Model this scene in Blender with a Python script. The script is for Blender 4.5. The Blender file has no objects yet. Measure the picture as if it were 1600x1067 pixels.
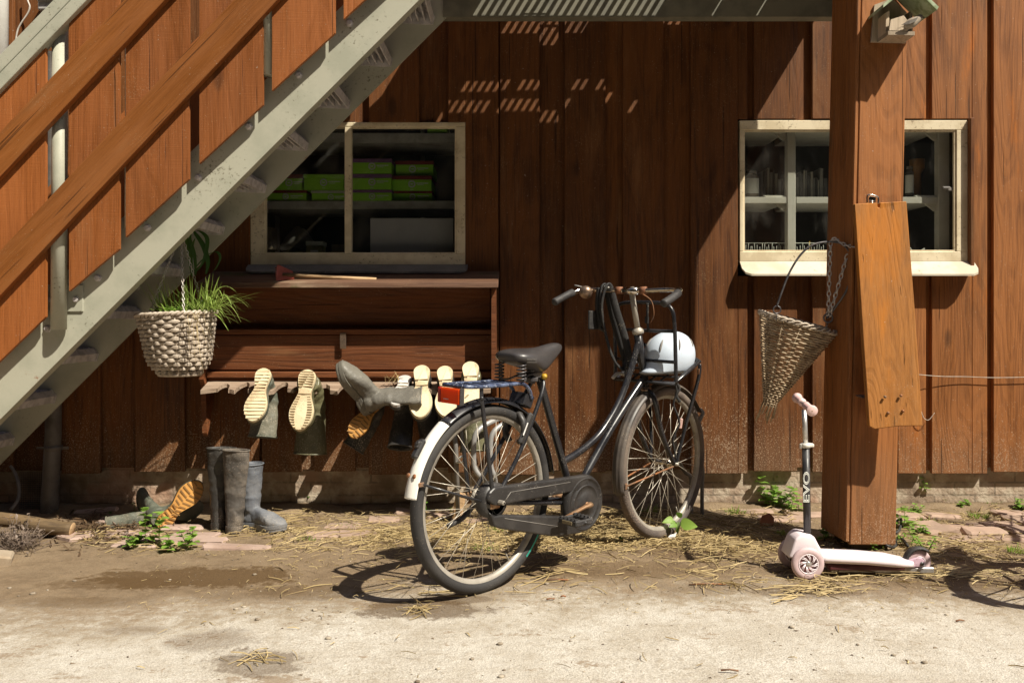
import bpy, bmesh, math, random
from mathutils import Vector, Matrix, noise as mnoise
random.seed(7)
R = math.radians
scene = bpy.context.scene
col = scene.collection

# ---------------------------------------------------------------- camera, sky, sun, exposure
F, YH, HC, D = 1437.0, 490.0, 1.037, 4.87        # focal length and horizon in photo pixels, eye height, distance to the wall
cam = bpy.data.objects.new('camera', bpy.data.cameras.new('camera'))
col.objects.link(cam); scene.camera = cam
cam.location = (0, -D, HC); cam.rotation_euler = (R(90), 0, 0)
cam.data.sensor_width = 36; cam.data.lens = F/1600*36
cam.data.shift_y = -43.5/1600
cam.data.clip_start = .05; cam.data.clip_end = 1000

SUN = Vector((.60, -.50, 1.0)).normalized()       # towards the sun
elev = math.asin(SUN.z); azim = math.atan2(SUN.x, SUN.y)
w = bpy.data.worlds.new('World'); scene.world = w; w.use_nodes = True
nt = w.node_tree; bg = nt.nodes['Background']
sky = nt.nodes.new('ShaderNodeTexSky'); sky.sky_type = 'NISHITA'; sky.sun_disc = False
sky.sun_elevation = elev; sky.sun_rotation = azim; sky.air_density = 1.0; sky.dust_density = 1.5
nt.links.new(sky.outputs[0], bg.inputs[0]); bg.inputs[1].default_value = .08
sl = bpy.data.lights.new('sun', 'SUN'); sl.energy = 5.0; sl.angle = R(.55); sl.color = (1, .93, .79)
so = bpy.data.objects.new('sun', sl); col.objects.link(so)
so.rotation_euler = SUN.to_track_quat('Z', 'Y').to_euler()
scene.view_settings.view_transform = 'Standard'; scene.view_settings.look = 'None'
scene.view_settings.exposure = .55; scene.view_settings.gamma = 1
scene.cycles.max_bounces = 8; scene.cycles.diffuse_bounces = 2; scene.cycles.transparent_max_bounces = 16

def at(px, py, Y):
    s = F/(Y+D); return Vector(((px-800)/s, Y, HC-(py-YH)/s))
def gnd(px, py, z=0):
    s = (py-YH)/(HC-z); return Vector(((px-800)/s, F/s-D, z))

# ---------------------------------------------------------------- mesh helpers
def basis(d):
    d = d.normalized(); a = Vector((0,0,1)) if abs(d.z) < .9 else Vector((1,0,0))
    u = d.cross(a).normalized(); return u, d.cross(u).normalized()
def smooth(pts, n=6, closed=False):
    P = [Vector(p) for p in pts]; out = []; m = len(P)
    rng = range(m if closed else m-1)
    for i in rng:
        if closed: a,b,c,d = P[i-1],P[i],P[(i+1)%m],P[(i+2)%m]
        else: a,b,c,d = P[max(i-1,0)],P[i],P[i+1],P[min(i+2,m-1)]
        for k in range(n):
            t=k/n; out.append(.5*((2*b)+(c-a)*t+(2*a-5*b+4*c-d)*t*t+(3*b-3*c+d-a)*t**3))
    if not closed: out.append(P[-1].copy())
    return out
class MB:
    def __init__(s): s.v=[]; s.f=[]; s.r=[]; s.m=[]; s.sm=[]
    def add(s, verts, faces, sm=False, mi=0, rnd=None):
        b=len(s.v); s.v += [Vector(v) for v in verts]; r = random.random() if rnd is None else rnd
        for f in faces: s.f.append([b+i for i in f]); s.r.append(r); s.m.append(mi); s.sm.append(sm)
        return s
    def box(s, c, size, rot=None, bv=0, mi=0, rnd=None):
        c=Vector(c); hx,hy,hz=[x/2 for x in size]; M = rot or Matrix.Identity(3)
        if bv<=0:
            vs=[c+M@Vector((x*hx,y*hy,z*hz)) for x in(-1,1) for y in(-1,1) for z in(-1,1)]
            return s.add(vs,[(0,1,3,2),(4,6,7,5),(0,4,5,1),(2,3,7,6),(0,2,6,4),(1,5,7,3)],False,mi,rnd)
        bv=min(bv,hx*.9,hy*.9,hz*.9); vs=[]; idx={}
        for x in(-1,1):
            for y in(-1,1):
                for z in(-1,1):
                    for ax in range(3):
                        p=[x*hx,y*hy,z*hz]
                        for o in range(3):
                            if o!=ax: p[o]-= (x,y,z)[o]*bv
                        idx[(x,y,z,ax)]=len(vs); vs.append(c+M@Vector(p))
        fs=[]
        for ax in range(3):
            o1,o2=[i for i in range(3) if i!=ax]
            for sg in(-1,1):
                q=[]
                for a,b in((-1,-1),(1,-1),(1,1),(-1,1)):
                    k=[0,0,0]; k[ax]=sg; k[o1]=a; k[o2]=b; q.append(idx[(*k,ax)])
                fs.append(q)
            for a in(-1,1):
                for b in(-1,1):
                    k0=[0,0,0]; k0[o1]=a; k0[o2]=b; k1=k0[:]; k0[ax]=-1; k1[ax]=1
                    fs.append([idx[(*k0,o1)],idx[(*k1,o1)],idx[(*k1,o2)],idx[(*k0,o2)]])
        for x in(-1,1):
            for y in(-1,1):
                for z in(-1,1): fs.append([idx[(x,y,z,0)],idx[(x,y,z,1)],idx[(x,y,z,2)]])
        return s.add(vs,fs,False,mi,rnd)
    def tube(s, pts, r, n=8, closed=False, cap=True, flat=1.0, mi=0, rnd=None, sm=True):
        P=[Vector(p) for p in pts]; m=len(P); rs = r if isinstance(r,(list,tuple)) else [r]*m
        T=[]
        for i in range(m):
            a=P[i-1] if (i>0 or closed) else P[i]; b=P[(i+1)%m] if (i<m-1 or closed) else P[i]
            T.append((b-a).normalized() if (b-a).length>1e-9 else Vector((0,0,1)))
        u,_=basis(T[0]); vs=[]
        for i in range(m):
            u=(u-T[i]*u.dot(T[i]))
            u = u.normalized() if u.length>1e-6 else basis(T[i])[0]
            v=T[i].cross(u)
            for k in range(n):
                a=2*math.pi*k/n; vs.append(P[i]+(u*math.cos(a)+v*math.sin(a)*flat)*rs[i])
        fs=[]
        for i in range(m if closed else m-1):
            j=(i+1)%m
            for k in range(n): fs.append((i*n+k,i*n+(k+1)%n,j*n+(k+1)%n,j*n+k))
        if cap and not closed: fs += [tuple(range(n))[::-1], tuple((m-1)*n+k for k in range(n))]
        return s.add(vs,fs,sm,mi,rnd)
    def cyl(s,a,b,r,n=12,**k): return s.tube([a,b],r,n,**k)
    def loft(s, rings, cap=True, sm=True, mi=0, rnd=None):
        n=len(rings[0]); vs=[p for q in rings for p in q]; fs=[]
        for i in range(len(rings)-1):
            for k in range(n): fs.append((i*n+k,i*n+(k+1)%n,(i+1)*n+(k+1)%n,(i+1)*n+k))
        if cap: fs += [tuple(range(n))[::-1], tuple((len(rings)-1)*n+k for k in range(n))]
        return s.add(vs,fs,sm,mi,rnd)
    def lathe(s, prof, c=(0,0,0), axis=(0,0,1), n=24, closed=False, mi=0, sm=True, rnd=None):
        c=Vector(c); d=Vector(axis).normalized(); u,v=basis(d); vs=[]; fs=[]; m=len(prof)
        for (r,h) in prof:
            for k in range(n):
                a=2*math.pi*k/n; vs.append(c+d*h+(u*math.cos(a)+v*math.sin(a))*r)
        for i in range(m if closed else m-1):
            j=(i+1)%m
            for k in range(n): fs.append((i*n+k,i*n+(k+1)%n,j*n+(k+1)%n,j*n+k))
        return s.add(vs,fs,sm,mi,rnd)
    def prism(s, poly, ext, mi=0, rnd=None, sm=False):
        P=[Vector(p) for p in poly]; e=Vector(ext); n=len(P)
        fs=[tuple(range(n))[::-1], tuple(range(n,2*n))]+[(k,(k+1)%n,n+(k+1)%n,n+k) for k in range(n)]
        return s.add(P+[p+e for p in P],fs,sm,mi,rnd)
    def blade(s, pts, wid, side, fold=0, mi=0, rnd=None):
        # a leaf / grass blade: strip along pts, widths wid, side = sideways vector
        P=[Vector(p) for p in pts]; S=Vector(side).normalized(); vs=[]; fs=[]
        for i,(p,w_) in enumerate(zip(P,wid)):
            t=(P[min(i+1,len(P)-1)]-P[max(i-1,0)]); nrm=S.cross(t).normalized() if t.length>1e-9 else Vector((0,0,1))
            vs += [p-S*w_+nrm*fold*w_, p, p+S*w_+nrm*fold*w_]
        for i in range(len(P)-1):
            a=i*3; fs += [(a,a+1,a+4,a+3),(a+1,a+2,a+5,a+4)]
        return s.add(vs,fs,True,mi,rnd)
    def text(s, body, size, M, mi=0, depth=.0006, outline=0):
        cu=bpy.data.curves.new('t','FONT'); cu.body=body; cu.size=size; cu.align_x='CENTER'; cu.align_y='CENTER'; cu.extrude=depth; cu.resolution_u=3
        if outline: cu.extrude=0; cu.fill_mode='NONE'; cu.bevel_depth=outline; cu.bevel_resolution=0
        o=bpy.data.objects.new('t',cu); col.objects.link(o)
        me=bpy.data.meshes.new_from_object(o.evaluated_get(bpy.context.evaluated_depsgraph_get()))
        s.add([M@v.co for v in me.vertices],[tuple(p.vertices) for p in me.polygons],False,mi)
        bpy.data.objects.remove(o); bpy.data.curves.remove(cu); bpy.data.meshes.remove(me); return s
    def xf(s,M):
        s.v=[M@v for v in s.v]; return s
    def build(s, name, mats, parent=None, org=None, recalc=True):
        if not isinstance(mats,(list,tuple)): mats=[mats]
        top = parent is None
        if top:
            if org is None:
                xs=[v.x for v in s.v]; ys=[v.y for v in s.v]
                org=Vector(((min(xs)+max(xs))/2,(min(ys)+max(ys))/2,min(v.z for v in s.v)))
            org=Vector(org)
        else: org = Vector(org) if org is not None else Vector((0,0,0))
        me=bpy.data.meshes.new(name); me.from_pydata([v-org for v in s.v],[],s.f)
        me.polygons.foreach_set('use_smooth',s.sm); me.polygons.foreach_set('material_index',s.m)
        at_=me.attributes.new('rnd','FLOAT','FACE'); at_.data.foreach_set('value',s.r)
        for m_ in mats: me.materials.append(m_)
        if recalc:
            bm=bmesh.new(); bm.from_mesh(me); bmesh.ops.recalc_face_normals(bm,faces=bm.faces); bm.to_mesh(me); bm.free()
        me.update()
        o=bpy.data.objects.new(name,me); col.objects.link(o)
        if top: o.location=org
        else: o.parent=parent
        return o
def tag(o,label=None,cat=None,group=None,kind=None):
    if label: o['label']=label
    if cat: o['category']=cat
    if group: o['group']=group
    if kind: o['kind']=kind
    return o
def thing(name,label,cat,loc=(0,0,0),rot=(0,0,0),group=None):
    o=bpy.data.objects.new(name,None); col.objects.link(o); o.location=loc; o.rotation_euler=rot; o.empty_display_size=.1
    return tag(o,label,cat,group)
def wpart(name,mb,mat,root,parent=None):      # part whose mesh was laid out in world coordinates; root = its (unrotated) thing
    return mb.build(name,mat,parent or root,org=root.location)
def copy_tree(o,parent=None):
    c=o.copy(); col.objects.link(c)
    if parent: c.parent=parent
    for ch in list(o.children): copy_tree(ch,c)
    return c

# ---------------------------------------------------------------- materials
class NG:
    def __init__(s,name):
        s.mat=bpy.data.materials.new(name); s.mat.use_nodes=True; s.t=s.mat.node_tree
        s.p=s.t.nodes['Principled BSDF']; s.tc=None
    def n(s,t,**k):
        x=s.t.nodes.new('ShaderNode'+t)
        for a,b in k.items(): setattr(x,a,b)
        return x
    def l(s,a,b): s.t.links.new(a,b)
    def set(s,sock,v):
        if isinstance(v,bpy.types.NodeSocket): s.l(v,sock)
        else: sock.default_value = (*v,1) if (isinstance(v,tuple) and len(v)==3 and sock.type=='RGBA') else v
    def co(s):
        if not s.tc: s.tc=s.n('TexCoord')
        return s.tc.outputs['Object']
    def map(s,scale,v=None,loc=None,rot=None):
        m=s.n('Mapping'); s.l(v or s.co(),m.inputs[0]); m.inputs['Scale'].default_value=scale if isinstance(scale,tuple) else (scale,)*3
        if loc is not None: s.set(m.inputs['Location'],loc)
        if rot is not None: m.inputs['Rotation'].default_value=rot
        return m.outputs[0]
    def noise(s,scale,v=None,detail=4,rough=.55,dist=0):
        x=s.n('TexNoise'); s.l(v or s.co(),x.inputs['Vector']); x.inputs['Scale'].default_value=scale
        x.inputs['Detail'].default_value=detail; x.inputs['Roughness'].default_value=rough; x.inputs['Distortion'].default_value=dist
        return x.outputs[0]
    def math(s,op,a,b=0,c=0,clamp=False):
        x=s.n('Math',operation=op); x.use_clamp=clamp; s.set(x.inputs[0],a); s.set(x.inputs[1],b); s.set(x.inputs[2],c); return x.outputs[0]
    def ramp(s,f,a,b,lo=0,hi=1):
        x=s.n('MapRange',interpolation_type='SMOOTHSTEP'); s.set(x.inputs[0],f); x.inputs[1].default_value=a; x.inputs[2].default_value=b
        x.inputs[3].default_value=lo; x.inputs[4].default_value=hi; return x.outputs[0]
    def mix(s,f,a,b,mode='MIX'):
        x=s.n('Mix',data_type='RGBA',blend_type=mode); s.set(x.inputs[0],f); s.set(x.inputs[6],a); s.set(x.inputs[7],b); return x.outputs[2]
    def attr(s,name='rnd'): x=s.n('Attribute',attribute_name=name); return x.outputs['Fac']
    def xyz(s): x=s.n('SeparateXYZ'); s.l(s.co(),x.inputs[0]); return x.outputs
    def bump(s,h,strength=.3,dist=.01):
        x=s.n('Bump'); x.inputs['Strength'].default_value=strength; x.inputs['Distance'].default_value=dist; s.set(x.inputs['Height'],h); s.l(x.outputs[0],s.p.inputs['Normal'])
    def out(s,c,rough=.6,metal=0,spec=None):
        s.set(s.p.inputs['Base Color'],c); s.set(s.p.inputs['Roughness'],rough); s.set(s.p.inputs['Metallic'],metal)
        if spec is not None: s.p.inputs['Specular IOR Level'].default_value=spec
        return s.mat
def wood(name,dark,light,axis='z',worn=None,wornlim=(.56,.70),specks=None,rough=.62,saw=False,ring=1.0,diag=None,spec=.35,moss=None):
    g=NG(name); r=g.attr()
    cx=g.n('CombineXYZ'); 
    for i,k in enumerate((17.3,9.1,31.7)): g.l(g.math('MULTIPLY',r,k),cx.inputs[i])
    base=g.co()
    if diag is not None: base=g.map(1.0,base,rot=(0,diag,0)); axis='x'
    va=g.n('VectorMath',operation='ADD'); g.l(base,va.inputs[0]); g.l(cx.outputs[0],va.inputs[1]); V=va.outputs[0]
    sc=lambda al,ac: {'z':(ac,ac,al),'x':(al,ac,ac),'y':(ac,al,ac)}[axis]
    lo=g.noise(1,g.map(sc(.55,3.4),V),detail=2,rough=.45,dist=.25)
    ri=g.math('SINE',g.math('MULTIPLY',lo,150*ring)); ri=g.ramp(ri,-.2,.95)
    fib=g.noise(1,g.map(sc(5,140),V),detail=4,rough=.65)
    med=g.noise(1,g.map(sc(1.4,16),V),detail=5,rough=.6)
    blo=g.noise(2.3,V,detail=4)
    f=g.math('ADD',g.math('MULTIPLY',med,.75),g.math('MULTIPLY',fib,.85)); f=g.math('ADD',f,g.math('MULTIPLY',blo,.45))
    f=g.math('SUBTRACT',f,g.math('MULTIPLY',ri,.10 if ring>=1 else .11*ring)); f=g.ramp(f,.52,1.26)
    c=g.mix(f,dark,light)
    c=g.mix(1.0,c,g.mix(r,(.78,.76,.74),(1.16,1.12,1.08)),'MULTIPLY')
    # knots
    vo=g.n('TexVoronoi',distance='EUCLIDEAN'); g.l(g.map(sc(1.7,4.2),V,loc=(.3,.7,.2)),vo.inputs['Vector']); vo.inputs['Scale'].default_value=1
    kn=g.ramp(vo.outputs['Distance'],.05,.13,1,0); c=g.mix(g.math('MULTIPLY',kn,.6),c,tuple(x*.3 for x in dark))
    if worn:
        wm=g.noise(1,g.map(sc(1.1,6),V,loc=(3,5,1)),detail=6,rough=.65)
        wm=g.ramp(wm,*wornlim); c=g.mix(wm,c,worn)
    # drip and rub marks along the grain
    st=g.ramp(g.noise(1,g.map(sc(.9,46),V,loc=(7,2,3)),detail=3),.60,.74); c=g.mix(g.math('MULTIPLY',st,.25),c,tuple(x*.5 for x in dark))
    if specks:                                    # mud and limewash splashed up from the ground
        zz=g.xyz()[2]
        dens=g.math('ADD',g.ramp(zz,specks[0],specks[1],.115,-.02),g.math('MULTIPLY',g.math('SUBTRACT',g.noise(1.6,g.map((1.6,1,.7)),detail=4),.5),.16))
        sp=g.noise(150,detail=3,rough=.7); big=g.noise(3.2,detail=3)
        sp=g.math('ADD',sp,dens); sp=g.math('ADD',sp,g.math('MULTIPLY',big,.10)); sm_=g.ramp(sp,.705,.775)
        c=g.mix(g.math('MULTIPLY',sm_,.75),c,specks[2])
        soil=g.ramp(g.math('ADD',zz,g.math('MULTIPLY',big,.25)),.34,.62,.55,0); c=g.mix(g.math('MULTIPLY',soil,.5),c,(.20,.13,.08))
    if moss:
        mo=g.ramp(g.noise(5,detail=5),.56,.68); c=g.mix(g.math('MULTIPLY',mo,.6),c,moss)
    # dark drying checks, grey weathering, pale flecks of dirt
    ck=g.ramp(g.noise(1,g.map(sc(1.6,75),V,loc=(11,3,6)),detail=2,rough=.4),.68,.73); c=g.mix(g.math('MULTIPLY',ck,.65),c,tuple(x*.28 for x in dark))
    gw=g.ramp(g.noise(1,g.map(sc(1.3,9),V,loc=(1,8,4)),detail=6,rough=.7),.55,.78,0,.38); c=g.mix(gw,c,(.29,.165,.075))
    fl2=g.ramp(g.math('ADD',g.noise(210,V,detail=2,rough=.6),g.math('MULTIPLY',g.math('SUBTRACT',g.noise(7,V,detail=4),.5),.35)),.66,.75,0,.42); c=g.mix(fl2,c,(.44,.30,.17))
    fl=g.ramp(g.noise(95,V,detail=2),.735,.77); c=g.mix(g.math('MULTIPLY',fl,.55),c,(.55,.47,.38))
    h=g.math('ADD',g.math('ADD',g.math('MULTIPLY',fib,.6),g.math('MULTIPLY',ck,-1.2)),g.math('MULTIPLY',ri,-.25))
    if saw:
        sw=g.noise(1,g.map({'z':(8,8,260),'x':(260,8,8),'y':(8,260,8)}[axis],V),detail=2); h=g.math('ADD',h,g.math('MULTIPLY',sw,.35))
        c=g.mix(g.ramp(sw,.56,.78,0,.10),c,tuple(min(1,x*1.5) for x in light))
    g.bump(h,.55,.004)
    return g.out(c,g.ramp(med,.3,.7,rough-.1,rough+.15),0,spec)
def pm(name,c1,c2=None,scale=9,rough=.55,metal=0,bump=.12,bscale=70,dust=0,dustc=(.45,.38,.30),dscale=160,rust=0,rustc=(.25,.09,.03),spec=None,thr=(.42,.62),coat=0):
    g=NG(name); c2=c2 or tuple(x*.72 for x in c1)
    nz=g.noise(scale,detail=5,rough=.6); c=g.mix(g.ramp(nz,*thr),c1,c2)
    if dust:
        d=g.noise(dscale,detail=3,rough=.7); b=g.noise(scale*.7,detail=3)
        m=g.ramp(g.math('ADD',d,g.math('MULTIPLY',g.math('SUBTRACT',b,.5),.5)),.66-dust*.2,.78-dust*.12); c=g.mix(g.math('MULTIPLY',m,.8),c,dustc)
    ro=g.ramp(nz,.3,.7,max(rough-.1,.02),min(rough+.12,1))
    if rust:
        rm=g.ramp(g.noise(scale*1.7,g.map(1.0,loc=(4,4,4)),detail=6,rough=.7),.66-.2*rust,.74-.16*rust); c=g.mix(rm,c,rustc)
        if metal: metal=g.math('MULTIPLY',g.math('SUBTRACT',1.0,rm),metal)
    if bump: g.bump(g.noise(bscale,detail=4),bump,.004)
    m=g.out(c,ro,metal,spec)
    if coat: g.p.inputs['Coat Weight'].default_value=coat
    return m
M={}
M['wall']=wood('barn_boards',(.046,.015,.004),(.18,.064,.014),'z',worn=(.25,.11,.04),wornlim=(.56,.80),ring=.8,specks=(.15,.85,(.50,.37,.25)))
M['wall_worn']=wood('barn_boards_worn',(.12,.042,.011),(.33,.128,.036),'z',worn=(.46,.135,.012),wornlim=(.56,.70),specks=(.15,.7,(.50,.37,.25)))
M['rail_board']=wood('stair_boards',(.195,.060,.012),(.34,.112,.027),'z',saw=True,ring=.6)
M['rail']=wood('stair_rails',(.18,.060,.013),(.31,.112,.028),'x',diag=R(46),ring=.4,rough=.5)
M['post']=wood('post_wood',(.14,.050,.013),(.34,.132,.038),'z',saw=False,ring=1.0,specks=(0,.45,(.52,.34,.22)))
M['plank']=wood('plank_wood',(.25,.098,.020),(.45,.185,.040),'z',worn=(.45,.155,.015),wornlim=(.50,.68),saw=False,ring=1.3)
M['shelf']=wood('rack_wood',(.065,.020,.007),(.21,.070,.022),'x',worn=(.32,.19,.13),wornlim=(.68,.78))
M['shelf_top']=wood('rack_top_wood',(.075,.036,.022),(.17,.09,.055),'x',worn=(.26,.18,.12),wornlim=(.56,.72),moss=(.06,.08,.02))
M['peel']=wood('peeling_rail',(.17,.105,.07),(.44,.34,.26),'x',worn=(.07,.035,.02),wornlim=(.50,.60))
M['log']=wood('log_wood',(.060,.040,.022),(.16,.11,.058),'x',moss=(.09,.12,.03),rough=.8)
M['greywood']=wood('grey_wood',(.30,.23,.16),(.58,.48,.36),'z',ring=.8)
M['greenwood']=pm('green_painted_wood',(.40,.47,.31),(.24,.30,.16),25,.7)
M['stick']=wood('stick_wood',(.30,.18,.09),(.60,.42,.24),'x',worn=(.10,.06,.03),wornlim=(.52,.6))
M['steel']=pm('green_grey_steel',(.46,.45,.36),(.37,.37,.29),5,.5,0,.1,90,dust=.22,dustc=(.13,.115,.075),dscale=60,rust=.02,thr=(.40,.68))
M['beam']=pm('dark_steel',(.19,.18,.135),(.13,.125,.095),6,.55,0,.1)
M['galv']=pm('galvanised_steel',(.62,.58,.57),(.46,.43,.42),22,.6,.1,.12,120,rust=.15)
M['cream']=pm('cream_paint',(.75,.65,.46),(.60,.50,.33),7,.5,0,.08,60,dust=.25,dustc=(.22,.15,.08),dscale=70)
M['white']=pm('white_paint',(.74,.72,.66),(.66,.63,.56),9,.5)
M['sillgrey']=pm('dark_sill',(.13,.12,.12),(.20,.185,.175),8,.4,0,.1,dust=.2)
M['sillcream']=pm('pale_sill',(.60,.54,.43),(.50,.43,.32),7,.45,0,.08,dust=.15,dustc=(.28,.22,.14),dscale=50)
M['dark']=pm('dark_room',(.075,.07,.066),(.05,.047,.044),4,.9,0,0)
M['shelfmetal']=pm('shelf_metal',(.55,.52,.50),(.42,.40,.38),12,.45)
M['green_box']=pm('green_card',(.40,.86,.06),(.35,.78,.05),5,.5,0,0)
M['purple']=pm('purple_card',(.34,.16,.38),None,5,.5,0,0)
M['red']=pm('red_card',(.28,.03,.02),None,5,.5,0,0)
M['card']=pm('cardboard',(.22,.17,.11),None,8,.8,0,0)
M['greycard']=pm('grey_board',(.52,.50,.53),(.45,.43,.46),3,.6,0,0)
M['print']=pm('white_print',(.75,.76,.70),(.7,.7,.66),5,.6,0,0)
M['black']=pm('black_rubber',(.030,.028,.028),(.045,.042,.042),14,.62,0,.1,dust=.1)
M['tyre']=pm('tyre_rubber',(.026,.024,.024),(.045,.041,.038),7,.7,0,.45,300,dust=.10,dustc=(.26,.21,.16))
M['tyre_dusty']=pm('tyre_rubber_dusty',(.085,.068,.060),(.16,.125,.10),5,.8,0,.3,260,dust=.3,dustc=(.34,.26,.20))
M['frame']=pm('black_enamel',(.016,.016,.019),(.024,.023,.026),9,.26,0,.03,90,dust=.09,dustc=(.36,.32,.28),dscale=260)
M['carrier']=pm('blue_black_enamel',(.035,.045,.085),(.10,.13,.22),26,.3,0,.06,90,dust=.45,dustc=(.42,.45,.52),dscale=120)
M['case']=pm('matt_black_plastic',(.026,.024,.024),(.042,.038,.036),8,.45,0,.08,120,dust=.16,dustc=(.30,.27,.24))
M['rim']=pm('dull_alloy',(.40,.365,.315),(.30,.27,.23),12,.5,.25,.08,dust=.2)
M['chrome']=pm('chrome',(.66,.62,.56),(.45,.40,.35),30,.16,1,.05,rust=.12)
M['spoke']=pm('spoke_steel',(.66,.60,.50),(.52,.46,.38),30,.4,.35,0)
M['rust']=pm('rusty_steel',(.30,.12,.045),(.22,.14,.09),22,.65,.3,.2)
M['crank']=pm('rusty_crank',(.34,.21,.12),(.26,.13,.06),30,.5,.6,.1,rust=.3)
M['fwhite']=pm('white_enamel_rusty',(.86,.83,.77),(.80,.75,.66),8,.3,0,.05,rust=.16)
M['stripe']=pm('reflective_stripe',(.75,.74,.72),(.62,.6,.58),20,.4)
M['teal']=pm('teal_label',(.02,.35,.28),None,20,.5,0,0)
M['saddle']=pm('saddle_vinyl',(.040,.036,.036),(.055,.05,.05),7,.33,0,.12,260,dust=.06)
M['reflector']=pm('red_reflector',(.78,.075,.012),(.66,.05,.008),6,.25,0,0,coat=.5)
M['reflector_dark']=pm('dark_red_reflector',(.42,.012,.008),None,6,.25,0,0,coat=.5)
M['leather']=pm('tan_cork',(.24,.095,.04),(.15,.06,.03),40,.7)
M['copper']=pm('tarnished_bell',(.34,.25,.19),(.24,.16,.11),18,.35,.8,.05)
M['strap']=pm('black_fabric',(.014,.013,.013),(.024,.022,.021),20,.75,0,.5,55,dust=.1)
M['helmet']=pm('pale_blue_shell',(.62,.70,.80),(.58,.66,.77),3,.35,0,.02,40,dust=.03)
M['yellow']=pm('amber_plastic',(.60,.36,.03),None,9,.3,0,0)
M['tag']=pm('pink_tag',(.75,.48,.42),None,9,.5,0,0)
M['wick']=pm('grey_wicker',(.52,.44,.355),(.38,.31,.24),30,.7,0,.3,180,dust=.1)
M['wickb']=pm('brown_wicker',(.47,.36,.235),(.27,.185,.105),26,.7,0,.3,180)
M['wickdark']=pm('basket_liner',(.030,.022,.016),(.05,.035,.025),20,.9)
M['chain']=pm('chain_steel',(.60,.57,.54),(.45,.39,.34),60,.45,.3,0,rust=.15)
M['wire']=pm('dark_wire',(.09,.085,.09),(.13,.12,.12),30,.4,.5,0)
M['cable']=pm('grey_cable',(.62,.57,.50),(.48,.43,.37),20,.5)
M['conduit']=pm('grey_conduit',(.16,.15,.14),(.22,.2,.18),20,.6)
M['pipe']=pm('zinc_pipe',(.20,.18,.165),(.12,.105,.09),5,.6,.3,.1,dust=.25)
M['mesh']=pm('wire_mesh',(.10,.09,.08),None,20,.6,.4,0)
M['string']=pm('string',(.55,.48,.40),None,20,.8,0,0)
M['cream_sole']=pm('cream_sole',(.72,.61,.40),(.52,.40,.24),7,.6,0,.2,60,dust=.5,dustc=(.30,.21,.12))
M['white_sole']=pm('white_sole',(.62,.60,.58),(.50,.47,.44),14,.6,0,.1,dust=.2)
M['orange_sole']=pm('orange_sole',(.62,.32,.085),(.52,.25,.06),12,.6,0,.1,dust=.1)
M['groove']=pm('sole_groove',(.36,.26,.14),None,20,.8,0,0)
M['olive']=pm('olive_rubber',(.15,.14,.075),(.105,.10,.055),5,.35,0,.08,50,dust=.12)
M['greyboot']=pm('grey_rubber',(.165,.155,.13),(.12,.112,.095),6,.55,0,.18,40,dust=.2)
M['darkboot']=pm('dark_rubber',(.035,.032,.03),(.055,.05,.045),9,.5,0,.1,dust=.2)
M['dustyboot']=pm('dusty_rubber',(.075,.066,.058),(.15,.125,.10),9,.75,0,.35,45,dust=.45,dustc=(.34,.28,.22))
M['blueboot']=pm('blue_grey_rubber',(.125,.135,.155),(.19,.19,.195),5,.6,0,.12,dust=.3,dustc=(.38,.33,.27))
M['greenboot']=pm('faded_green_rubber',(.10,.11,.085),(.16,.15,.11),9,.6,0,.12,dust=.25)
M['pink']=pm('pink_plastic',(.60,.42,.50),(.54,.36,.45),5,.38,0,.03,dust=.08,dustc=(.20,.12,.12),dscale=70)
M['palepink']=pm('pale_pink_plastic',(.86,.76,.79),(.80,.69,.73),5,.38,0,.03,dust=.06,dustc=(.25,.16,.16),dscale=60)
M['wheelpink']=pm('translucent_pink_tyre',(.66,.50,.51),(.54,.39,.40),7,.5,0,.05,dust=.25,dustc=(.35,.27,.22))
M['grip']=pm('pink_grip',(.80,.56,.53),(.72,.46,.44),12,.55)
M['alu']=pm('brushed_alloy',(.62,.60,.58),(.54,.52,.50),20,.35,.7,.03)
M['stem']=pm('black_tube',(.030,.029,.030),(.045,.043,.044),12,.4,0,.03,dust=.1)
M['plastic_red']=pm('red_plastic',(.48,.11,.075),(.36,.08,.05),14,.6)
M['soil']=pm('soil',(.045,.030,.020),(.085,.058,.036),14,.95,0,.6,40)
M['clay']=pm('terracotta',(.50,.20,.10),(.40,.16,.08),14,.8,0,.2,60,dust=.1)
M['paper']=pm('paper_scrap',(.72,.70,.68),(.62,.58,.55),12,.7)
M['paver']=pm('worn_brick',(.38,.265,.20),(.29,.205,.155),7,.85,0,.35,50,dust=.3,dustc=(.42,.33,.23))
M['slab']=pm('cast_slab',(.36,.29,.21),(.28,.21,.14),5,.85,0,.3,50,dust=.2)
M['feather_dark']=pm('grey_brown_feathers',(.14,.12,.10),(.20,.17,.14),40,.8)
M['feather_pale']=pm('pale_feathers',(.36,.30,.23),(.25,.20,.155),40,.8)
def leafmat(name,a,b,tr=.35):
    g=NG(name); r=g.attr(); n_=g.noise(18,detail=3); c=g.mix(g.math('ADD',g.math('MULTIPLY',r,.7),g.math('MULTIPLY',n_,.3)),a,b)
    g.out(c,.5,0,.4); t=g.n('BsdfTranslucent'); g.l(c,t.inputs[0]); m=g.n('MixShader'); m.inputs[0].default_value=tr
    g.l(g.p.outputs[0],m.inputs[1]); g.l(t.outputs[0],m.inputs[2]); o=g.t.nodes['Material Output']; g.l(m.outputs[0],o.inputs[0]); return g.mat
M['leaf']=leafmat('fresh_leaf',(.14,.28,.04),(.29,.44,.08))
M['leafd']=leafmat('dark_leaf',(.035,.10,.018),(.085,.17,.03))
M['grass']=leafmat('grass_leaf',(.20,.34,.05),(.44,.54,.15))
M['drygrass']=leafmat('dry_leaf',(.34,.25,.13),(.50,.40,.22),.2)
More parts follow.
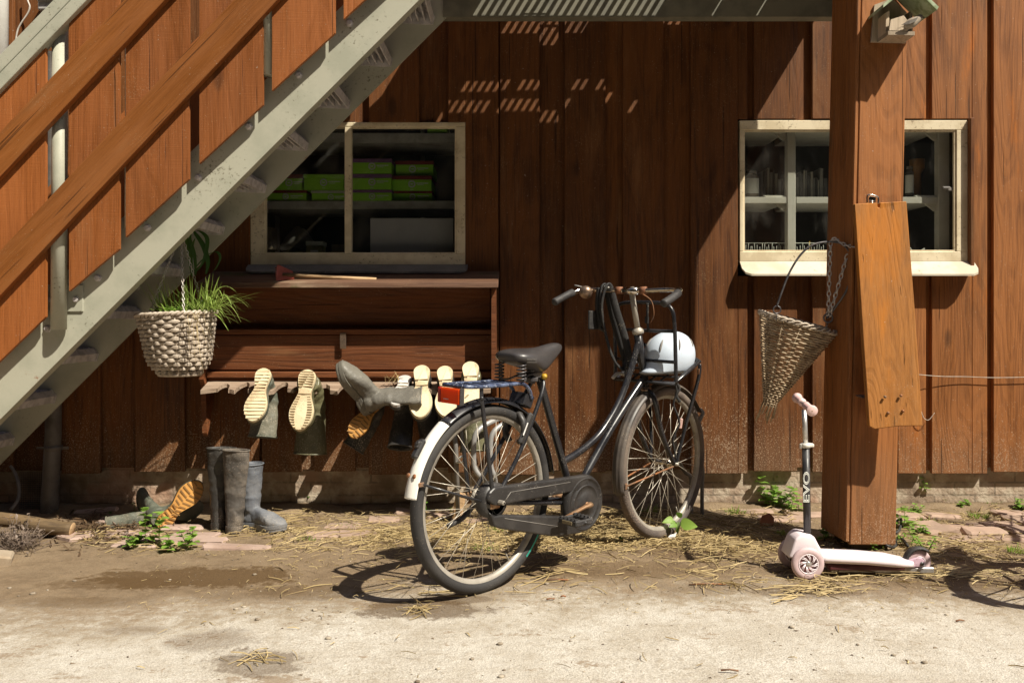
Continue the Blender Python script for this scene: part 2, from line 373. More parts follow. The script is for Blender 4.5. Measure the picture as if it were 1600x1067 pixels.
M['deadplant']=leafmat('dead_plant',(.15,.11,.085),(.25,.19,.15),.2)
M['straw']=leafmat('straw',(.27,.185,.08),(.66,.52,.27),.15)
M['added_hedge']=pm('added_hedge_leaves',(.030,.029,.016),(.05,.047,.026),3,.9,0,.6,12)
g=NG('window_glass'); ge=g.n('NewGeometry'); dt=g.n('VectorMath',operation='DOT_PRODUCT'); g.l(ge.outputs['Incoming'],dt.inputs[0]); g.l(ge.outputs['Normal'],dt.inputs[1]); fr_=g.math('ADD',g.math('MULTIPLY',g.math('POWER',g.math('SUBTRACT',1.0,g.math('ABSOLUTE',dt.outputs['Value'])),5.0),.9),.04)
tb=g.n('BsdfTransparent'); tb.inputs[0].default_value=(.86,.87,.85,1); gb=g.n('BsdfGlossy'); gb.inputs['Roughness'].default_value=.015
ms=g.n('MixShader'); g.l(fr_,ms.inputs[0]); g.l(tb.outputs[0],ms.inputs[1]); g.l(gb.outputs[0],ms.inputs[2])
dn=g.math('ADD',g.ramp(g.noise(90,detail=3,rough=.7),.72,.82,0.0,.22),g.ramp(g.noise(3.0,g.map((1.5,1,.7)),detail=5,rough=.65),.48,.78,.004,.07)); df=g.n('BsdfDiffuse'); df.inputs[0].default_value=(.5,.47,.42,1)
m2=g.n('MixShader'); g.l(dn,m2.inputs[0]); g.l(ms.outputs[0],m2.inputs[1]); g.l(df.outputs[0],m2.inputs[2]); g.l(m2.outputs[0],g.t.nodes['Material Output'].inputs[0]); M['glass']=g.mat
# plinth: limewashed brick
g=NG('plinth_brick'); br=g.n('TexBrick'); mp=g.n('CombineXYZ'); xo=g.xyz(); g.l(xo[0],mp.inputs[0]); g.l(xo[2],mp.inputs[1])
g.l(mp.outputs[0],br.inputs['Vector']); br.inputs['Scale'].default_value=1; br.inputs['Brick Width'].default_value=.215; br.inputs['Row Height'].default_value=.068
br.inputs['Mortar Size'].default_value=.005; br.inputs['Color1'].default_value=(.34,.25,.18,1); br.inputs['Color2'].default_value=(.42,.32,.235,1); br.inputs['Mortar'].default_value=(.24,.19,.14,1)
c=g.mix(g.ramp(g.noise(9,detail=6,rough=.7),.42,.62),br.outputs[0],(.50,.42,.32)); c=g.mix(g.ramp(g.noise(4,detail=5),.5,.7),c,(.22,.16,.11))
pk=g.ramp(g.noise(2.2,g.map(1,loc=(2,2,2)),detail=4),.56,.66); c=g.mix(g.math('MULTIPLY',pk,.5),c,(.48,.26,.17))
gr=g.ramp(g.math('ADD',xo[2],g.math('MULTIPLY',g.noise(14,detail=4),.10)),.05,.10,.75,0); c=g.mix(gr,c,(.17,.12,.075))
g.bump(g.math('ADD',g.math('MULTIPLY',br.outputs['Fac'],-.8),g.noise(40,detail=5)),.7,.012); M['plinth']=g.out(c,.9)
# ground: pale worn concrete in front, earth and trodden straw along the wall
g=NG('yard_ground'); X,Y,Z=g.xyz(); n1=g.noise(.9,detail=5); n2=g.noise(4.5,detail=6,rough=.65); n3=g.noise(24,detail=5,rough=.7); n4=g.noise(210,detail=3,rough=.75); n5=g.noise(75,detail=4,rough=.7)
lf=g.ramp(X,-2.6,.5,.34,0)
bd=g.math('ADD',Y,lf); bd=g.math('ADD',bd,g.math('MULTIPLY',g.math('SUBTRACT',n1,.5),.75)); bd=g.math('ADD',bd,g.math('MULTIPLY',g.math('SUBTRACT',n2,.5),.42)); bd=g.math('ADD',bd,g.math('MULTIPLY',g.math('SUBTRACT',n3,.5),.16))
dirt=g.ramp(bd,-1.72,-1.18)
con=g.mix(g.ramp(n2,.36,.66),(.66,.62,.55),(.52,.47,.395)); con=g.mix(g.ramp(n3,.50,.70,0,.6),con,(.36,.30,.225))
agg=g.ramp(n4,.40,.64); con=g.mix(g.math('MULTIPLY',agg,.62),con,(.25,.20,.14)); con=g.mix(g.ramp(n5,.60,.72,0,.5),con,(.33,.25,.165)); con=g.mix(g.ramp(n4,.30,.40,.35,0),con,(.68,.64,.57))
ear=g.mix(g.ramp(n2,.35,.65),(.28,.208,.133),(.185,.132,.082)); ear=g.mix(g.ramp(n3,.45,.7),ear,(.265,.19,.118)); ear=g.mix(g.ramp(n4,.45,.7,0,.6),ear,(.14,.09,.05))
pale=g.ramp(g.noise(260,detail=2),.68,.74,0,.7); ear=g.mix(pale,ear,(.52,.42,.30))
mid=g.ramp(bd,-1.95,-1.42,0,.75); con=g.mix(g.math('MULTIPLY',mid,g.ramp(n3,.30,.62)),con,(.30,.235,.155))
grit=g.ramp(g.math('ADD',g.noise(2.6,g.map((1,1.7,1),loc=(5,1,0)),detail=5,rough=.7),g.math('ADD',g.math('MULTIPLY',g.math('SUBTRACT',n5,.5),.30),g.math('MULTIPLY',lf,.16))),.585,.66,0,.75)
con=g.mix(grit,con,(.27,.195,.125))
c=g.mix(dirt,con,ear)
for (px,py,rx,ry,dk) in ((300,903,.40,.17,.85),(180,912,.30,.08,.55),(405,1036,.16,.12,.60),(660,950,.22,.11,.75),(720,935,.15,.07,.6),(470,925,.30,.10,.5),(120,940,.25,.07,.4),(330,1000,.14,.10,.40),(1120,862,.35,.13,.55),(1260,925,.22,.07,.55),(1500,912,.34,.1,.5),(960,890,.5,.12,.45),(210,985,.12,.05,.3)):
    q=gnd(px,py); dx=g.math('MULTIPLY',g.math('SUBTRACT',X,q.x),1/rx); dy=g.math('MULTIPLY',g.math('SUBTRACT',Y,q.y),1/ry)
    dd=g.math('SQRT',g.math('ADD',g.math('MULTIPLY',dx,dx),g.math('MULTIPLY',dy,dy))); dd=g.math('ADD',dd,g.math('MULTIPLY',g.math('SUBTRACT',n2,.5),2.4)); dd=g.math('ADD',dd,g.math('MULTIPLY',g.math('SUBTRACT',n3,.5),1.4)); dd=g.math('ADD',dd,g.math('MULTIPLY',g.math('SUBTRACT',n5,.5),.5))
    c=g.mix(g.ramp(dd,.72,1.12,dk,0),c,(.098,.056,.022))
hh=g.math('ADD',g.math('MULTIPLY',n3,.8),g.math('MULTIPLY',n4,.35)); hh=g.math('ADD',hh,g.math('MULTIPLY',n5,.35)); g.bump(hh,.9,.012); far=g.ramp(g.math('ADD',Y,g.math('MULTIPLY',n1,.8)),-4.2,-3.4,1,0); c=g.mix(far,c,g.mix(n3,(.040,.036,.020),(.075,.062,.038))); M['ground']=g.out(c,.92,0,.2)  # unseen far ground darkened to cut light bounced onto the wall

g=NG('red_reflector_lens'); g.out((.90,.13,.014),.22,0); t=g.n('BsdfTranslucent'); t.inputs[0].default_value=(.95,.16,.015,1); m=g.n('MixShader'); m.inputs[0].default_value=.6
g.l(g.p.outputs[0],m.inputs[1]); g.l(t.outputs[0],m.inputs[2]); g.l(m.outputs[0],g.t.nodes['Material Output'].inputs[0]); M['reflector']=g.mat

M['lug_dark']=pm('dark_lug_rubber',(.30,.16,.05),None,12,.8,0,0)  # lug bars coloured darker than the sole

# ---------------------------------------------------------------- ground
def gz(x,y):
    e=max(0,min(1,(y+1.35)/.9)); n_=mnoise.noise(Vector((x*2.1,y*2.1,3)))*.014+mnoise.noise(Vector((x*7,y*7,9)))*.006
    return e*n_+(1-e)*mnoise.noise(Vector((x*.9,y*.9,0)))*.004
def axis_pts(lo,hi,step,far):
    a=[]; v=lo
    while v<hi: a.append(v); v+=step
    a.append(hi); g_=step*2; v=lo; pre=[]
    while v>-far: v-=g_; g_*=1.7; pre.append(v)
    g_=step*2; v=hi; post=[]
    while v<far: v+=g_; g_*=1.7; post.append(v)
    return pre[::-1]+a+post
gx=axis_pts(-3.6,3.6,.028,220); gy=axis_pts(-2.9,.5,.028,220)
mb=MB(); nx=len(gx)
vs=[Vector((x,y,gz(x,y))) for y in gy for x in gx]
mb.add(vs,[(j*nx+i,j*nx+i+1,(j+1)*nx+i+1,(j+1)*nx+i) for j in range(len(gy)-1) for i in range(nx-1)],True)
tag(mb.build('ground',M['ground'],org=(0,0,0),recalc=False),kind='structure')

# brick and slab paving half buried along the wall
def brick_patch(mb,cx,cy,L=.2,W=.1,rz=0,z=0.0,tilt=0):
    rot=Matrix.Rotation(rz,3,'Z')@Matrix.Rotation(tilt,3,'X')@Matrix.Rotation(random.uniform(-.06,.06),3,'Y')
    n0=len(mb.v); mb.box((cx,cy,z+gz(cx,cy)),(L,W,.06),rot,bv=random.uniform(.006,.014))
    for i in range(n0,len(mb.v)): mb.v[i]+=Vector((random.uniform(-.006,.006),random.uniform(-.006,.006),random.uniform(-.004,.004)))
mb=MB()
for row in range(5):
    y=-.14-row*.125
    x=1.72+random.uniform(0,.1)+row*.06
    while x<3.3:
        L=random.uniform(.17,.22)
        if random.random()<.78: brick_patch(mb,x+L/2,y+random.uniform(-.02,.02),L-.015,.105,random.uniform(-.1,.1)+.06,-.009+random.uniform(-.012,.008))
        x+=L
for (px,py,L,W,rz) in ((1215,797,.22,.10,.1),(1225,812,.26,.10,.05),(1180,800,.18,.1,-.1),(1260,806,.22,.1,.1),(560,836,.18,.11,.2),(600,812,.16,.1,.1),(535,822,.17,.1,-.1),(505,838,.16,.1,.3),(695,806,.2,.1,0),(640,800,.16,.1,.1),(735,812,.2,.1,.1),(1330,842,.2,.1,0),(1350,800,.2,.1,0)):
    q=gnd(px,py); brick_patch(mb,q.x,q.y,L,W,rz,-.017)
tag(mb.build('brick_path',M['paver'],org=(0,0,0)),kind='structure')
mb=MB()
for (px,py,L,W,rz) in ((370,856,.30,.07,.02),(300,838,.24,.13,-.15),(285,826,.2,.08,.1),(250,845,.22,.12,.1),(200,835,.2,.12,.3),(215,850,.22,.1,-.1),(150,800,.22,.06,.12),(125,838,.16,.12,.9),(190,812,.2,.14,.2),(325,846,.16,.1,0)):
    q=gnd(px,py); brick_patch(mb,q.x,q.y,L,W,rz,-.016)
tag(mb.build('stone_path',pm('pinkish_stone',(.40,.29,.24),(.31,.215,.17),7,.85,0,.35,50,dust=.3,dustc=(.42,.33,.23)),org=(0,0,0)),kind='structure')

# ---------------------------------------------------------------- barn: boards, plinth, windows
S0=F/D
def wx(px): return (px-800)/S0
def wz(py): return HC-(py-YH)/S0
barn=thing('barn','long barn clad in brown vertical boards over a low brick base','barn',(0,.05,0))
boards=[(-640,-560,1),(-560,-500,0),(-500,-400,1),(-400,-350,0),(-350,-250,1),(-250,-205,0),(-205,-110,1),(-110,-62,0),(-62,20,1),(20,97,0),(96,156,1),(156,209,0),(209,288,1),(288,328,0),(327,405,1),(405,410,0),(409,471,1),(471,491,0),(491,555,1),(555,577,0),(576,655,1),(655,701,0),(700,779,1),(779,783,0),(781,843,1),(843,883,0),(882,946,1),(945,974,0),(973,1037,1),(1036,1080,0),(1079,1168,1),(1166,1180,0),(1178,1246,1),(1245,1271,0),(1269,1346,1),(1344,1404,0),(1403,1447,1),(1446,1458,0),(1456,1543,1),(1542,1553,0),(1552,1640,1),(1640,1700,0),(1700,1790,1),(1790,1830,0),(1830,1930,1),(1930,1970,0),(1970,2080,1)]
wins=[(391,727,191,429),(1153,1519,186,431)]
mw=MB(); mo=MB()
def wall_board(x0,x1,lv):
    r=random.random(); bot=735+random.uniform(-2,4)+(3 if lv else -2); top=-700
    if lv: x0-=.0; x1+=.0
    segs=[(x0,x1,top,bot)]
    for (a,b,c,d) in wins:
        new=[]
        for (p,q,t,u) in segs:
            if q<=a or p>=b: new.append((p,q,t,u)); continue
            if p<a: new.append((p,a,t,u))
            if q>b: new.append((b,q,t,u))
            m0,m1=max(p,a),min(q,b); new.append((m0,m1,t,c)); new.append((m0,m1,d,u))
        segs=new
    yf=0.0 if lv else .030
    jit=random.uniform(-.004,.004)
    for (p,q,t,u) in segs:
        if q-p<1.2: continue
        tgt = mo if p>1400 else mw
        X0,X1,Z0,Z1=wx(p),wx(q),wz(u),wz(t)
        ext = 0 if lv else .012
        tgt.box(((X0+X1)/2,yf+jit+.014,(Z0+Z1)/2),(X1-X0+2*ext,.028,Z1-Z0),bv=.003,rnd=r)
for b in boards: wall_board(*b)
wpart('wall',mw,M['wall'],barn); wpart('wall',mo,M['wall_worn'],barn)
mb=MB(); 
for (a,b) in ((-640,391),(727,1153),(1519,2080)): mb.box(((wx(a)+wx(b))/2,.075,2.2),(wx(b)-wx(a),.01,4.1))
for (a,b,c,d) in wins:
    X=(wx(a)+wx(b))/2; W=wx(b)-wx(a); zt=wz(c); zb=wz(d)
    mb.box((X,.075,(zt+4.25)/2),(W,.01,4.25-zt)); mb.box((X,.075,(zb+.15)/2),(W,.01,zb-.15))
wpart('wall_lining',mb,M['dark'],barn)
mb=MB(); mb.box((0,.10,.10),(11,.11,.235),bv=.004); wpart('plinth',mb,M['plinth'],barn)
mb=MB()
for (x0,x1) in ((-1.6,-.1),(1.0,2.6)):
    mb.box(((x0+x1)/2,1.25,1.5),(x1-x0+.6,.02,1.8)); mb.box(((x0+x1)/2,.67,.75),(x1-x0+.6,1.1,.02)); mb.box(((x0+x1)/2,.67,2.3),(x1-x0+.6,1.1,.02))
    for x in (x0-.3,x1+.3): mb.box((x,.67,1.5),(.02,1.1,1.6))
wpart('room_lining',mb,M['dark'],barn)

def window(x0,x1,y0,y1,gx0,gx1,gy0,gy1,mull,sill,sillmat,rim=3):
    X0,X1,Z0,Z1=wx(x0),wx(x1),wz(y1),wz(y0); a,b,c,d=wx(gx0),wx(gx1),wz(gy1),wz(gy0)
    mb=MB(); yc=.028; dp=.05
    mb.box(((X0+X1)/2,yc,(Z1+d)/2),(X1-X0,dp,Z1-d),bv=.003); mb.box(((X0+X1)/2,yc,(Z0+c)/2),(X1-X0,dp,c-Z0),bv=.003)
    mb.box(((X0+a)/2,yc,(c+d)/2),(a-X0,dp,d-c),bv=.003); mb.box(((X1+b)/2,yc,(c+d)/2),(X1-b,dp,d-c),bv=.003)
    # raised glazing bead round the glass
    k=.009
    for (p,q,s_) in (((a+b)/2,d-k/2,(b-a,.014,k)),((a+b)/2,c+k/2,(b-a,.014,k)),(a+k/2,(c+d)/2,(k,.014,d-c-2*k)),(b-k/2,(c+d)/2,(k,.014,d-c-2*k))): mb.box((p,.018,q),s_)
    fr=wpart('window',mb,M['cream'],barn)
    edges=[a]+[v for m_ in mull for v in (wx(m_[0]),wx(m_[1]))]+[b]
    for (p,q) in mull:
        mm=MB(); mm.box(((wx(p)+wx(q))/2,.024,(c+d)/2),(wx(q)-wx(p),.04,d-c-.001),bv=.003); wpart('mullion',mm,M['cream'],barn,fr)
    for i in range(0,len(edges),2):
        mm=MB(); mm.box(((edges[i]+edges[i+1])/2,.036,(c+d)/2),(edges[i+1]-edges[i]-.002,.004,d-c-.002)); wpart('pane',mm,M['glass'],barn,fr)
    s0,s1,sy0,sy1,out=sill
    XA,XB=wx(s0),wx(s1); zt=wz(sy0); yo=-out; sf=F/(D+yo); zf=HC-(sy1-YH)/sf
    prof=[(XA,.0),(XA,yo*.55),(XA+.012,yo*.85),(XA+.04,yo),(XB-.04,yo),(XB-.012,yo*.85),(XB,yo*.55),(XB,.0)]
    top=[Vector((x,y,zt+(zf-zt)*(y/yo))) for x,y in prof]; mm=MB(); mm.prism(top,(0,0,-.010))
    wpart('sill',mm,sillmat,barn,fr)
    return fr
window(391,727,191,414,413,713,198,397,[(538,549)],(388,731,413.5,424,.085),M['sillgrey'])
wr=window(1156,1513,188,409,1162,1495,203,393,[],(1156,1521.5,408.5,428,.085),M['sillcream'])
mb=MB(); p=at(1484,296,.03); mb.box(p+Vector((0,0,0)),(.03,.02,.02),bv=.004); mb.box(p+Vector((-.02,-.005,.008)),(.04,.012,.012),bv=.003); wpart('window_catch',mb,M['conduit'],barn,wr)
# slim brown trim beside the right window
mb=MB(); mb.box((wx(1515.5),-.004,(wz(186)+wz(420))/2),(wx(1519)-wx(1512.5),.05,wz(186)-wz(420)),bv=.003); wpart('window_trim',mb,M['wall'],barn)

# ---------------------------------------------------------------- things behind the left window
YR=.30
def pbox(mb,x0,x1,y0,y1,Y,dep,bv=.002,mi=0):
    a=at(x0,y1,Y); b=at(x1,y0,Y); mb.box(((a.x+b.x)/2,Y+dep/2,(a.z+b.z)/2),(b.x-a.x,dep,b.z-a.z),bv=bv,mi=mi)
rk=thing('storage_rack','grey metal shelving behind the window above the boot rack','shelf rack',at(560,398,.45))
for (y0,y1) in ((208,223),(314,327),(397,408)):
    m1=MB(); pbox(m1,404,722,y0,y1,YR-.02,.42); wpart('shelf',m1,M['shelfmetal'],rk)
for x in (433,660):
    m1=MB(); pbox(m1,x-3,x+3,150,430,YR+.40,.02)
    for k in range(26): pbox(m1,x-1,x+1,160+k*10,164+k*10,YR+.395,.006)
    wpart('upright',m1,M['shelfmetal'],rk)
def gbox(x0,x1,y0,y1,Y,lid,label,ring=(.5,.55),lidh=.2,logo=True):
    lidh=.26 if lidh==.2 else lidh; a=at(x0,y1,Y); b=at(x1,y0,Y); dep=.26; h=b.z-a.z; W=b.x-a.x; cx=(a.x+b.x)/2
    t=thing('shoe_box',label,'box',(cx,Y+dep/2,a.z),group='green boxes on the shelves')
    m1=MB(); m1.box((cx,Y+dep/2,a.z+h*(1-lidh)/2),(W,dep,h*(1-lidh)),bv=.002); o=wpart('box_body',m1,M['green_box'],t)
    m1=MB(); m1.box((cx,Y+dep/2,b.z-h*lidh/2),(W+.006,dep+.006,h*lidh-.001),bv=.002); wpart('lid',m1,M[lid],t)
    if logo:
        m1=MB(); c=Vector((a.x+W*ring[0],Y-.001,a.z+h*ring[1]*.8)); rr=min(.021,h*.30)
        m1.lathe([(rr*.62,0),(rr,0),(rr,-.0012),(rr*.62,-.0012)],c,(0,1,0),20,closed=True)
        m1.box(c+Vector((0,0,0)),(rr*.7,.0015,rr*.35)); m1.box(c+Vector((W*.27,0,.004)),(W*.30,.0012,.005)); m1.box(c+Vector((W*.22,0,-.005)),(W*.16,.0012,.0025)); m1.box(c+Vector((0,0,-rr*1.5)),(W*.08,.0012,.0025))
        wpart('printed_logo',m1,M['print'],t,o)
    return t
gbox(418,472,272.5,297.2,YR,'red','green box with red lid, upper one at the left beside the staircase',(.62,.58))
gbox(475,536.5,272.5,297.0,YR-.02,'green_box','bright green box all green on top, set crosswise left of the window bar',(.5,.6))
gbox(414,478.5,297.4,314,YR,'red','green box with red lid, lowest at the left by the staircase',(.5,.5))
gbox(487,537,298,314,YR,'white','green box with a white lid under the all-green one',(.6,.45),.25)
gbox(551,611.5,248,271.7,YR-.02,'purple','purple lidded green box, topmost of the stack of three',(.5,.62))
gbox(551,611.5,271.9,296.4,YR-.02,'purple','purple lidded green box in the middle of the stack of three',(.5,.6))
gbox(551,612,296.6,314,YR-.02,'purple','purple lidded green box at the bottom of the stack of three',(.5,.5))
gbox(618,677,251.5,274.5,YR+.07,'red','dim red lidded box topmost of the stack at the right',(.45,.55))
gbox(613,674,274.7,298,YR+.03,'red','dim red lidded box in the middle of the right stack',(.5,.55))
gbox(614,675,298.2,314,YR+.05,'red','dim red lidded box at the bottom of the right stack',(.5,.5))
gbox(668,699,196,208,YR,'green_box','small green box on the top shelf behind the window',logo=False)
mb=MB(); pbox(mb,578.5,708,341,397,.14,.02); tag(mb.build('grey_panel',M['greycard']),'large plain grey board standing behind the lower right pane','panel')
t=thing('small_carton','small yellowish carton with white flip lid behind the lower pane','carton',at(491,397,.22))
m1=MB(); pbox(m1,478.5,504,384,397,.18,.09); wpart('carton_body',m1,pm('yellow_card',(.42,.38,.18),None,9,.7,0,0),t)
m1=MB(); pbox(m1,477.5,505,377,383.8,.175,.10); wpart('lid',m1,M['print'],t); m1=MB(); pbox(m1,485,497,391,393.5,.178,.001,bv=0); wpart('printed_label',m1,M['print'],t)
mb=MB(); pbox(mb,518,537.5,382,397,.18,.09); tag(mb.build('cardboard_box',M['card']),'plain brown carton against the window bar','carton')
mb=MB(); pbox(mb,413,425,355,390,.22,.12); tag(mb.build('cardboard_box',M['card']),'tall brown carton at the left edge of the window','carton')
# crumpled sheet on the lower shelf
mb=MB(); rings=[]
for i in range(9):
    t_=i/8; c=at(440+t_*55,388-16*math.sin(t_*3.1),.34); rr=.012+.045*math.sin(t_*3.14)
    rings.append([c+Vector((0,math.cos(a)*.06,math.sin(a)*rr*(1+.3*math.sin(3*a+i)))) for a in [k*math.pi/6 for k in range(12)]])
mb.loft(rings); tag(mb.build('plastic_bag',M['conduit']),'crumpled grey plastic bag lying on the lower shelf','bag')

# ---------------------------------------------------------------- things behind the right window
rk=thing('storage_rack','white painted shelf frame behind the window by the post','shelf rack',at(1330,398,.3))
for (x0,x1) in ((1230,1243.5),(1466,1484)):
    m1=MB(); pbox(m1,x0,x1,150,440,.11,.05,bv=.004); wpart('upright',m1,M['white'],rk)
for (y0,y1) in ((198,207),(308,318),(398,408)):
    m1=MB(); pbox(m1,1158,1229,y0,y1,.115,.42); pbox(m1,1244.5,1465,y0,y1,.115,.42); wpart('shelf',m1,M['white'],rk)
for x in (1228,1464):
    for y in (216,326):
        m1=MB(); a=at(x,y-12,.13); m1.prism([a+Vector((-.12,.0,.03)),a+Vector((0,0,.03)),a+Vector((0,0,-.055)),a+Vector((-.012,0,-.055))],(0,.02,0)); wpart('bracket',m1,M['white'],rk)
def jar(px,y0,y1,wpx,Y,mat,label,cap=True):
    c=at(px,y1,Y); h=(y1-y0)/(F/(Y+D)); r=wpx/2/(F/(Y+D)); t=thing('jar',label,'jar',c)
    m1=MB(); m1.lathe([(0,0),(r,0),(r,h*.78),(r*.7,h*.88),(r*.6,h*.9),(0,h*.9)],c,(0,0,1),18); wpart('jar_body',m1,mat,t)
    m1=MB(); m1.lathe([(0,h*.901),(r*.72,h*.901),(r*.72,h),(0,h)],c,(0,0,1),16); wpart('lid',m1,M['conduit'],t)
    m1=MB(); m1.lathe([(r*1.02,h*.12),(r*1.02,h*.7)],c,(0,0,1),18); wpart('paper_label',m1,M['print'],t)
jar(1175,268,308,21,.22,pm('brown_glass',(.16,.12,.07),None,9,.3,0,0),'brown glass jar with a white label at the window left edge')
jar(1421,260,308,13,.2,pm('smoked_glass',(.10,.09,.08),None,9,.3,0,0),'slim bottle with pale label right of the post')
c=at(1433,308,.30); mb=MB(); mb.lathe([(0,0),(.022,0),(.022,.13),(.04,.16),(.042,.21),(0,.21)],c,(0,0,1),18); tag(mb.build('flask',pm('amber_flask',(.40,.19,.05),None,9,.4,0,0)),'amber plastic flask behind the window beside the post','flask')
x=1190; fm=[pm('spine_grey',(.26,.25,.23),None,9,.7,0,0),pm('spine_dark',(.09,.085,.08),None,9,.7,0,0),pm('spine_pale',(.45,.42,.36),None,9,.7,0,0)]
k=0
while x<1291:
    wd=random.choice((3,4,5,6)); h=random.uniform(22,46); mb=MB(); pbox(mb,x,x+wd-.8,308-h,308,.22+random.uniform(0,.03),.12,bv=.001)
    tag(mb.build('folder',fm[k%3]),'thin upright folder in the row on the shelf behind glass','folder','folders on the white shelf'); x+=wd; k+=1
t=thing('wire_tray','pale wire tray standing along the bottom of the window','tray',at(1225,397,.16)); m1=MB()
for k in range(34):
    xx=1165+k*3.7; a=at(xx,397,.15); h=.05+.012*math.sin(k*1.9); m1.tube([a,a+Vector((random.uniform(-.004,.004),0,h))],.0016,5)
a=at(1163,380,.15); b=at(1291,380,.15); m1.tube([a,b],.002,5); wpart('wires',m1,M['print'],t)
mb=MB(); a=at(1265,397,.17); mb.tube([a,a+Vector((0,0,.07))],.003,6); tag(mb.build('pencil',M['yellow']),'thin yellow stick standing behind the glass','stick')
mb=MB(); a=at(1433,392,.1); mb.tube(smooth([a+Vector((-.04,0,.016)),a+Vector((-.025,0,0)),a+Vector((.01,0,-.003)),a+Vector((.04,0,.012))],5),.004,6); tag(mb.build('saucer',M['print']),'pale curved dish at the window bottom beside the post','dish')

# ---------------------------------------------------------------- steel staircase with wooden railing, and its landing
Y1,Y2=-.82,-.32; KL=2.826
st=thing('staircase','grey green steel staircase with brown boarded railing and grating landing','staircase',(-2.6,-.57,0))
def stringer(Y,th,h,xa,xb,flange):
    m1=MB(); P=[(xa,xa+KL),(xb,xb+KL),(xb,min(xb+KL+h,2.86)),(xa,xa+KL+h)]
    m1.prism([Vector((x,Y,z)) for x,z in P],(0,th,0))
    return m1
m1=stringer(Y1,.012,.40,-3.1,-.26,1); m1.prism([Vector((x,Y1+.012,x+KL)) for x in (-3.1,-.26)]+[Vector((x,Y1+.012,x+KL+.014)) for x in (-.26,-3.1)],(0,.05,0)); wpart('stringer',m1,M['steel'],st)
m1=stringer(Y2,.012,.40,-3.1,-.26,1); wpart('stringer',m1,M['steel'],st)
for k in range(12):
    xr=-.384-.2077*k; zb=2.467-.2077*k; W=.265; m1=MB(); y0,y1=Y1+.014,Y2-.002
    # folded safety plank: deck with a chamfered back lip, stiffening fins below, bolted end plate
    m1.prism([Vector((x,y0,zb+z)) for x,z in ((xr-W,.060),(xr-.022,.060),(xr,.034),(xr-.010,.0),(xr-.016,.0),(xr-.012,.030),(xr-.030,.052),(xr-W+.006,.052),(xr-W+.006,.010),(xr-W,.010))],(0,y1-y0-.012,0))
    for i in range(7): xx=xr-W+.022+i*.033; m1.box((xx,(y0+y1)/2-.006,zb+.030),(.007,y1-y0-.014,.043))
    m1.prism([Vector((xr-W,y1-.011,zb+.010)),Vector((xr-.045,y1-.011,zb-.004)),Vector((xr-.006,y1-.011,zb-.004)),Vector((xr+.004,y1-.011,zb+.034)),Vector((xr-.02,y1-.011,zb+.064)),Vector((xr-W,y1-.011,zb+.064))],(0,.010,0))
    for i in range(9):
        for j in range(3): m1.box((xr-W+.05+j*.08,y0+.03+i*(y1-y0-.06)/8,zb+.0625),(.045,.012,.006))
    tr=wpart('tread',m1,M['galv'],st)
    for Yb in (Y2-.006,):
        for dx in (-.055,-.17):
            mm=MB(); mm.lathe([(0,-.012),(.008,-.012),(.010,-.008),(.010,0)],(xr+dx,y1-.012,zb+.026),(0,1,0),6,sm=False); wpart('bolt',mm,M['galv'],st,tr)
# bolts on the stringers
for (px,py,Y) in ((389,198,Y1),(310,278,Y1),(546,37,Y1),(467,118,Y1),(230.5,356,Y1),(153,434,Y1),(74.5,513.5,Y1),(215,448,Y2)):
    c=at(px,py,Y); mm=MB(); mm.lathe([(0,-.014),(.010,-.014),(.0125,-.010),(.0125,-.003),(.018,-.002),(.018,0)],c,(0,1,0),6,sm=False); wpart('bolt',mm,M['galv'],st)
YB=-.885; SB=F/(D+YB)
bl=[(-120,-78),(-68,-23),(-12,71),(108,186),(196.5,295),(311.5,411),(425,523.5),(537,637),(650,752)]
mats=M['rail_board']
m1=MB(); YK=-.29
for k in range(16):
    x0=-3.3+k*.185
    if x0<-.55: m1.prism([Vector((x0,YK,x0+KL+.32)),Vector((x0+.183,YK,x0+.183+KL+.32)),Vector((x0+.183,YK,x0+.183+KL+1.15)),Vector((x0,YK,x0+KL+1.15))],(0,.018,0))
wpart('gap_shade_boards',m1,mats,st)  # boards added behind the railing so its gaps look dark
for (x0,x1) in bl:
    b0=567-x0 if x0>180 else 563-x0; b1=567-x1+8 if x1>180 else 560-x1+6
    t0,t1=118-x0,118-x1
    P=[at(x0,t0,YB),at(x1,t1,YB),at(x1,b1,YB),at(x0,b0,YB)]
    m1=MB(); m1.prism(P,(0,.020,0)); wpart('railing_board',m1,mats,st)
def diag(pa,pb,pc,pd,Y,th,mat,nm):
    m1=MB(); P=[at(*p,Y) for p in (pa,pb,pc,pd)]; m1.prism(P,(0,th,0))
    o=wpart(nm,m1,mat,st); bvm=o.modifiers.new('b','BEVEL'); bvm.width=.004; bvm.segments=2; return o
YRl=-.925
def ln(a,b,x): return a+(b-a)*x
diag((-100,312),(500,-325),(500,-259),(-100,383.5),YRl,.038,M['rail'],'rail')
diag((-100,498),(760,-423),(760,-347),(-100,568.5),YRl,.038,M['rail'],'rail')
